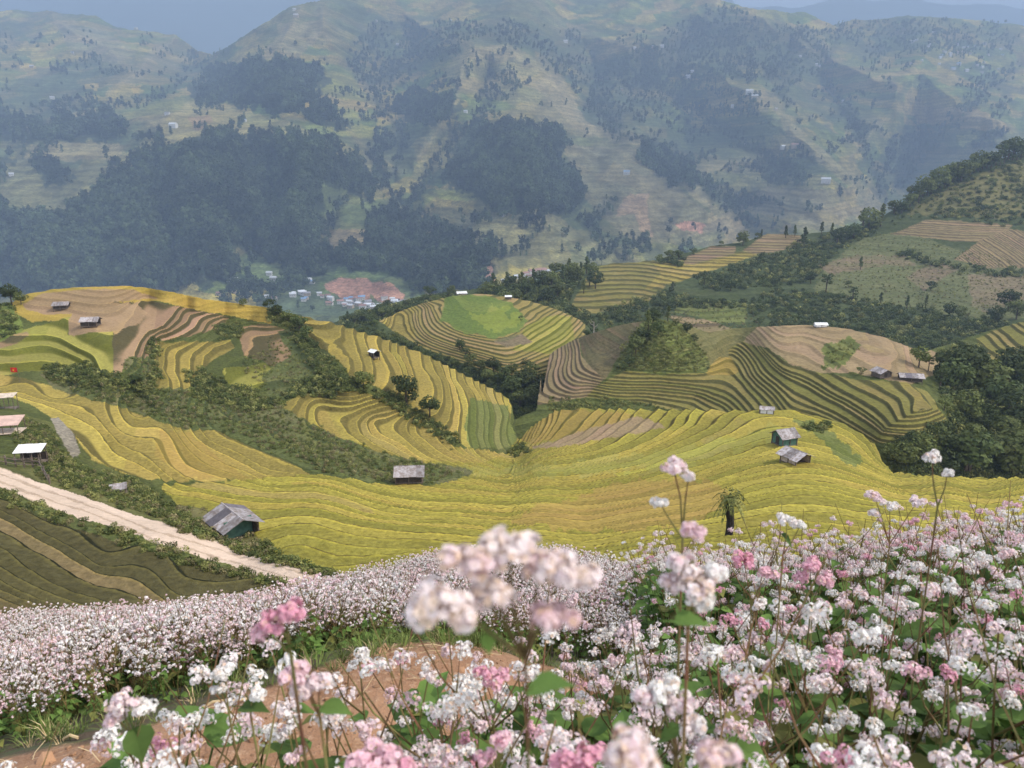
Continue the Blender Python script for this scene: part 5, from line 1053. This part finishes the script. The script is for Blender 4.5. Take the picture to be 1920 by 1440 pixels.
def join_parts(parts):
    mats = []; M_ = MB()
    for nm, mb, ms in parts:
        idx = []
        for x in ms:
            if x not in mats: mats.append(x)
            idx.append(mats.index(x))
        o = len(M_.v); M_.v += mb.v; M_.f += [tuple(i + o for i in f) for f in mb.f]; M_.mi += [idx[i] for i in mb.mi]
    return M_, mats
def mesh_parts(parts): return [(nm, mb.mesh(nm, ms)) for nm, mb, ms in parts]
NEAR = [plant_parts(s, R.uniform(.8, .92), 2, R.choice([4, 5, 6]), .018, pk) for s, pk in zip(range(100, 112), [None, None, 'blush', None, 'pink', None, None, 'blush', None, None, None, 'pink'])]
NEARM = [mesh_parts(p) for p in NEAR]
NEARK = [None, None, 'blush', None, 'pink', None, None, 'blush', None, None, None, 'pink']
def place_plant(idx, x, y, rz, sc, label, group):
    e = empty('buckwheat_plant', (x, y, float(ground_z(x, y))), rz, sc); tag(e, label, 'flower', group)
    for nm, me_ in NEARM[idx]:
        o = bpy.data.objects.new(nm, me_); COL.objects.link(o); o.parent = e
# hand-set flowers that stand out in the picture
def cam_pt(u, v, Y):
    x, y, z = rays(u, v); return Vector((float(x / y * Y), Y, float(z / y * Y)))
def hero(cl, base, label, leaves=(), pink=None, stem_r=.0017):
    """cl: (u, v, Y, size, pink); base: (u, v, Y) of a point low on the stem, continued to the ground"""
    b = cam_pt(*base); g = Vector((b.x + .02, b.y + .02, float(ground_z(b.x, b.y)) - .02)); e = empty('buckwheat_plant', tuple(g)); tag(e, label, 'flower')
    r = random.Random(int(base[0])); st = MB(); b_ = b - g
    st.tube([Vector((0, 0, 0)), b_ * .5 + Vector((.01, 0, 0)), b_], [stem_r * 1.5, stem_r * 1.2, stem_r], 6)
    for u, v, Y, s, pk in cl:
        c = cam_pt(u, v, Y) - g; mid = b_.lerp(c, .55) + Vector((r.uniform(-.005, .005), 0, .01 * (c - b_).length)); st.tube([b_, mid, c], [stem_r * .9, stem_r * .7, stem_r * .5], 5)
    st.build('stem', STEM, e)
    for u, v, Y, s, pk in cl:
        c = cam_pt(u, v, Y) - g; m = MB(); cluster(m, c, s * .62, r, 10, 24, s * .15 if s < .024 else s * .13, 2, 0, .3 if pk == 'peach' else .06); m.build('flower_cluster', [{'pink': PP, 'blush': PB, 'peach': PB}.get(pk, PW), CEN, PC], e)
    for u, v, Y, L, a in leaves:
        c = cam_pt(u, v, Y) - g; m = MB(); d = Vector((cos(a), -.3, sin(a))); m.tube([c - d * L * .5, c], .001, 3); leaf(m, c, d, L, r, .2); m.build('leaf', BLEAF, e)
hero([(872, 1045, .36, .019, 'peach'), (955, 1028, .37, .019, 'peach'), (1065, 1068, .36, .019, 'peach'), (1015, 1058, .38, .015, 'peach'), (828, 1130, .345, .022, 'peach'), (930, 1110, .36, .016, 'peach'), (1040, 1155, .35, .016, 'peach'), (870, 1140, .37, .014, 'peach')], (985, 1235, .38), 'big blurred pale pink flower head nearest the camera, bottom centre', [(1000, 1290, .38, .026, .5), (912, 1190, .37, .012, -1.3)], None, .0012)
hero([(1262, 874, .9, .020, None), (1292, 890, .9, .013, None), (1237, 942, .9, .015, None)], (1280, 1010, .92), 'tall buckwheat stem with white heads rising above the bed, centre right', [])
hero([(1748, 855, 1.3, .020, None), (1776, 886, 1.3, .014, None)], (1758, 950, 1.3), 'tall thin white-headed stem in front of the dark gully at right', [])
hero([(545, 1145, .62, .018, 'pink'), (515, 1165, .62, .018, 'pink'), (488, 1185, .62, .013, 'pink')], (545, 1225, .63), 'soft pink flower head leaning over the white bed at left', [(548, 1212, .63, .02, .9)])
hero([(1475, 975, 1.5, .026, None), (1500, 985, 1.5, .02, None)], (1468, 1040, 1.5), 'white flower head standing above the bed beside the tree fern', [(1468, 1005, 1.5, .04, -.8)])
hero([(1640, 932, 1.9, .03, None), (1668, 945, 1.9, .026, None), (1640, 962, 1.9, .022, None), (1720, 940, 1.9, .03, 'blush')], (1668, 1020, 1.9), 'tall branching white buckwheat on the skyline at right', [])
hero([(1275, 1052, .64, .019, None), (1302, 1090, .62, .022, 'peach'), (1336, 1072, .63, .018, None), (1258, 1088, .64, .016, 'blush'), (1318, 1128, .62, .016, None), (1300, 995, .66, .014, 'blush')], (1290, 1180, .64), 'large white flower head blurred at centre right', [(1272, 1165, .6, .028, .2)])
hero([(1180, 1405, .34, .018, 'peach'), (1195, 1430, .34, .014, 'peach')], (1190, 1480, .34), 'blurred cream flower head at the bottom edge, centre right', [], None, .0014)
hero([(1342, 1415, .36, .018, 'peach')], (1345, 1480, .36), 'blurred cream flower head at the bottom edge, right of centre', [], None, .0014)
hero([(1205, 1300, .7, .02, None), (1245, 1292, .7, .022, None), (1280, 1318, .69, .02, 'blush'), (1300, 1360, .68, .02, None)], (1268, 1420, .72), 'chunky white flower heads near the bottom right of centre', [(1245, 1385, .7, .035, .8)])
hero([(930, 1270, 1.05, .026, 'pink'), (905, 1260, 1.05, .018, 'pink')], (925, 1350, 1.05), 'bright pink flower head against the dirt path', [])
hero([(940, 1388, .85, .02, 'pink'), (908, 1415, .85, .018, 'pink')], (930, 1450, .86), 'pair of bright pink heads near the bottom centre', [])
hero([(1090, 1425, .6, .026, 'pink'), (1060, 1435, .6, .02, 'pink')], (1085, 1500, .62), 'pink flower head cut by the bottom edge, centre right', [])
hero([(705, 1430, .6, .03, 'pink'), (745, 1440, .6, .02, 'pink')], (710, 1510, .62), 'pink flower head cut by the bottom edge, centre left', [])
hero([(1395, 1050, 1.6, .036, 'pink'), (1440, 1075, 1.6, .028, 'pink')], (1410, 1130, 1.6), 'left pink flower head among the white bed at right', [])
hero([(1520, 1055, 1.6, .032, 'pink'), (1545, 1085, 1.6, .032, 'pink'), (1500, 1080, 1.6, .026, 'pink')], (1520, 1140, 1.6), 'broad pink flower head among the white bed at right', [])
hero([(552, 1258, .75, .022, 'blush'), (572, 1285, .75, .022, None), (598, 1275, .75, .016, 'blush')], (600, 1345, .76), 'white and pink head on a slanting stem before the path', [(610, 1325, .75, .035, .1)])
hero([(230, 1315, .9, .026, None), (270, 1325, .9, .02, None), (215, 1345, .9, .02, None)], (255, 1390, .9), 'white flower head over the dirt path at lower left', [(252, 1372, .9, .045, -1.2)])
hero([(425, 1258, 1.1, .022, None), (408, 1262, 1.1, .018, None), (412, 1290, 1.1, .018, None)], (428, 1330, 1.1), 'white head hanging over the dark grass at the path edge', [])
hero([(483, 1300, 1.0, .017, None)], (470, 1340, 1.0), 'single small white head before the dirt path', [(458, 1325, 1.0, .045, .2)])
# random plants of the near bed
def visible_uv(x, y, z):
    d = y * cp - z * sp; return 960 + F * x / d, 720 - F * (y * sp + z * cp) / d
near = []
tries = 0
while len(near) < 1350 and tries < 60000:
    tries += 1
    y = rng.uniform(.62, 7.5); x = rng.uniform(-.62 * y - .25, .75 * y + .3)
    lo = np.interp(x, LOX, PLV)
    if x < 1.0 and y > lo + .0: continue          # beyond the path at left stands the other bed
    if x < 2.3 and y > lo and y < 3.6: continue
    if y > 6.6 and 1.7 < x < 3.4: continue
    if y > 3.4 and x < .5 + (y - 3.4) * .25: continue
    if x < -.50 * y - .02 and y < 1.0: continue
    md = .098 if (x > .1 or y > 1.6) else .078
    if any((x - a) ** 2 + (y - b) ** 2 < md * md for a, b in near): continue
    near.append((x, y))
near.sort(key=lambda q: q[1])
n_ind = 262
ROWS = ['in the row closest to camera', 'in the second row', 'in the third row', 'in the fourth row', 'in the fifth row', 'in the sixth row', 'in the seventh row', 'in the eighth row', 'in the ninth row', 'in the tenth row', 'in the eleventh row', 'in the twelfth row', 'in the last row', 'in the last row']
per = 22
for k0 in range(0, n_ind, per):
    row = sorted(near[k0:min(k0 + per, n_ind)], key=lambda q: q[0] / q[1])
    for i, (x, y) in enumerate(row):
        idx = R.randrange(12); kd = NEARK[idx]
        lab = {None: 'white-flowered buckwheat', 'blush': 'pale blush buckwheat', 'pink': 'deep pink buckwheat'}[kd]
        place_plant(idx, x, y, R.uniform(0, 6.28), R.uniform(.82, 1.06), '%s, %s from left %s of near bed' % (lab, 'first' if i == 0 else ORD[i], ROWS[k0 // per]), 'buckwheat plants of the near flower bed')
def stuff_protos(specs):
    out = []
    for s, h, d, n, cs, pk in specs:
        M_, ms = join_parts(plant_parts(s, h, d, n, cs, pk)); o = bpy.data.objects.new('buckwheat', M_.mesh('buckwheat', ms)); out.append(o)
    return out
MIDP = stuff_protos([(200, .85, 2, 6, .018, None), (201, .8, 2, 6, .018, None), (202, .88, 2, 5, .018, 'blush'), (203, .85, 2, 5, .017, None), (204, .82, 2, 5, .018, None), (205, .85, 2, 5, .018, None), (206, .85, 2, 3, .018, 'pink'), (207, .85, 2, 4, .018, None), (208, .85, 2, 5, .018, None), (209, .84, 2, 4, .017, 'pink')])
P3 = np.array([(x, y, float(ground_z(x, y))) for x, y in near[n_ind:]])
scatter_obj('buckwheat_bed', P3, MIDP, np.full(len(P3), 1.0), 'dense bed of white and pink buckwheat on the right', 61, .08, .12)
# the white bed across the path
FARP = stuff_protos([(300 + k, .5, 1, 21, .0105, pk) for k, pk in enumerate([None, None, 'blush', None, None, None, None])])
n = 38000; x = rng.uniform(-14, 6.5, n); y = rng.uniform(2.3, 15.5, n)
hi = np.interp(x, HIX, HIV)
ok = (y + fbm(x / .5, y / .5, 33, 3) * .18 > hi + .34) & (y < 14.3) & (np.abs(x) < .78 * y + .6) & (x < 1.2 + (y - 3.4) * .35)
ok &= rng.uniform(0, 1, n) < np.where(fbm(x / 1.1, y / 1.1, 77, 3) < -.22, .25, .85)
x, y = x[ok], y[ok]; P4 = np.stack([x, y, ground_z(x, y)], -1)
print('near', len(near), 'far bed', len(P4))
scatter_obj('white_buckwheat_bed', P4, FARP, .5 + .5 * np.clip((P4[:, 1] - np.interp(P4[:, 0], HIX, HIV) - .2) / 1.3, 0, 1), 'wide carpet of small white buckwheat flowers beyond the dirt path', 62, .1, .15)
# leafy undergrowth and grass
def grass(seed, n=26, h=.14):
    r = random.Random(seed); m = MB()
    for k in range(n):
        a = r.uniform(0, 6.28); d = r.uniform(0, .06); b = Vector((cos(a) * d, sin(a) * d, 0)); l = h * r.uniform(.5, 1.2); dr = Vector((cos(a) * r.uniform(.2, .9), sin(a) * r.uniform(.2, .9), 1)).normalized(); s = Vector((-sin(a), cos(a), 0)) * .003
        m.add([b - s, b + s, b + dr * l * .6 + s * .7, b + dr * l * .6 - s * .7, b + dr * l + Vector((cos(a), sin(a), -.5)) * l * .3], [(0, 1, 2, 3), (3, 2, 4)])
    return m
GRM = simple('grass_blade', (.15, .19, .05), nscale=10, col2=(.10, .13, .03), trans=.2, objrand=.4); DRY = simple('dry_straw', (.48, .36, .20), nscale=10, objrand=.3)
def uproto(nm, mb, mat): return bpy.data.objects.new(nm, mb.mesh(nm, mat))
GP = [uproto('grass_tuft', grass(k), GRM) for k in range(3)] + [uproto('grass_tuft', grass(9, 12, .12), DRY)]
n = 9000; x = rng.uniform(-9, 3, n); y = rng.uniform(.6, 6, n); hi = np.interp(x, HIX, HIV); lo = np.interp(x, LOX, LOV)
dd_ = np.where(y > (hi + lo) / 2, np.abs(y - hi - .1), np.abs(y - lo)); ok = rng.uniform(0, 1, n) < np.exp(-(dd_ / np.where(y > (hi + lo) / 2, .2, .07)) ** 2) * .9; x, y = x[ok], y[ok]
scatter_obj('grass', np.stack([x, y, ground_z(x, y)], -1), GP, np.full(len(x), .62), 'short green and dry grass along the edges of the dirt path', 63, .2, .4)
def lowleaf(seed):
    r = random.Random(seed); m = MB()
    for k in range(9):
        a = r.uniform(0, 6.28); z = r.uniform(.08, .42); b = Vector((cos(a) * .05, sin(a) * .05, z)); leaf(m, b, Vector((cos(a), sin(a), r.uniform(-.2, .4))), r.uniform(.045, .075), r)
        m.tube([(0, 0, 0), b], .0016, 3)
    return m
LP = [uproto('low_leaves', lowleaf(k), BLEAF) for k in (1, 2, 3)] + [uproto('low_leaves', lowleaf(4), BLEAFY)]
Pn = np.array([(x, y) for x, y in near]); Pn = np.concatenate([Pn + rng.normal(0, .06, Pn.shape) for k in range(2)]); scatter_obj('undergrowth', np.stack([Pn[:, 0], Pn[:, 1], ground_z(Pn[:, 0], Pn[:, 1])], -1), LP, np.full(len(Pn), 1.35), 'green leaves low down between the buckwheat stems', 64, .2, .3)
k_ = rng.random(len(P4)) < .35; scatter_obj('low_leaves', P4[k_], LP, np.full(k_.sum(), .48), 'green leaves low down in the white bed', 65, .2, .3)
# clods, pebbles and litter on the path
def clod(seed):
    r = np.random.default_rng(seed); m = MB(); ph = [(0, 0, 1), (0, 0, -1)] + [(cos(a), sin(a), z) for z in (.45, -.45) for a in np.arange(6) * pi / 3 + z]
    v = [tuple(np.array(p_) * r.uniform(.7, 1.15) * (1, .8, .6)) for p_ in ph]
    m.add(v, [(0, 2 + k, 2 + (k + 1) % 6) for k in range(6)] + [(2 + k, 8 + k, 8 + (k + 1) % 6, 2 + (k + 1) % 6) for k in range(6)] + [(1, 8 + (k + 1) % 6, 8 + k) for k in range(6)]); return m
CLM = simple('clod', (.36, .20, .11), nscale=40, objrand=.35, bump=.4)
CP = [uproto('clod', clod(k), CLM) for k in range(3)]
n = 9000; x = rng.uniform(-3.2, 2.4, n); y = rng.uniform(.6, 4.2, n); ok = pathmask(x, y); x, y = x[ok], y[ok]
scatter_obj('soil_clods', np.stack([x, y, ground_z(x, y)], -1), CP, .006 * np.exp(rng.normal(0, .6, len(x))), 'crumbly red soil clods on the dirt path', 67, .5, .3)
def straw(seed):
    r = random.Random(seed); m = MB(); a = r.uniform(0, 3); m.tube([(-.05, 0, .004), (0, r.uniform(-.01, .01), .008), (.05, 0, .004)], .0012, 3); return m
SP_ = [uproto('straw', straw(k), DRY) for k in range(2)]
n = 1400; x = rng.uniform(-3.2, 2.4, n); y = rng.uniform(.6, 4.2, n); ok = pathmask(x, y) & (fbm(x / .5, y / .5, 5, 2) > -.1); x, y = x[ok], y[ok]
scatter_obj('straw_litter', np.stack([x, y, ground_z(x, y) + .01], -1), SP_, np.full(len(x), 1.), 'dry straw scattered on the dirt path', 68, .1, .5)
# dry stalks on the path
for i, (u0, v0, u1, v1) in enumerate([(372, 1338, 428, 1312), (405, 1348, 462, 1315), (150, 1400, 120, 1396)]):
    x0, y0, _ = ipt(u0, v0, -2.15); x1, y1, _ = ipt(u1, v1, -2.15); e = MB(); e.tube([(x0, y0, float(ground_z(x0, y0)) + .012), ((x0 + x1) / 2, (y0 + y1) / 2, float(ground_z((x0 + x1) / 2, (y0 + y1) / 2)) + .03), (x1, y1, float(ground_z(x1, y1)) + .015)], .006, 6)
    o = e.build('dry_stalk', DRY); tag(o, ['left of two dry straw stalks lying on the dirt path', 'right of two dry straw stalks lying on the dirt path', 'short dry stalk at the lower left of the path'][i], 'stalk')
# a hedge at the far rim of the hill, under the tree fern
n = 420; u = rng.uniform(1310, 1460, n); x = []; pts_ = []
for uu in u:
    c = cam_pt(uu, 1012, rng.uniform(7.6, 8.8)); pts_.append((c.x, c.y, float(ground_z(c.x, c.y))))
scatter_obj('hedge', pts_, BUSHD, np.full(n, .42), 'low dark hedge at the rim of the hill under the tree fern', 66, .2, .4)

# ---------------------------------------------------------------- haze: one box of air round everything
hb = MB(); hb.box(-12000, 12000, -300, 15500, -420, 3600)
m, t = new_mat('air'); pv = N(t, 'ShaderNodeVolumePrincipled'); pv.inputs['Color'].default_value = HAZE_COLOR; pv.inputs['Density'].default_value = HAZE_DENSITY
pv.inputs['Anisotropy'].default_value = .0
oo = N(t, 'ShaderNodeOutputMaterial'); t.links.new(pv.outputs[0], oo.inputs['Volume'])
hz = hb.build('haze', m); hz['kind'] = 'stuff'; hz['label'] = 'pale blue air haze over the valley and mountains'
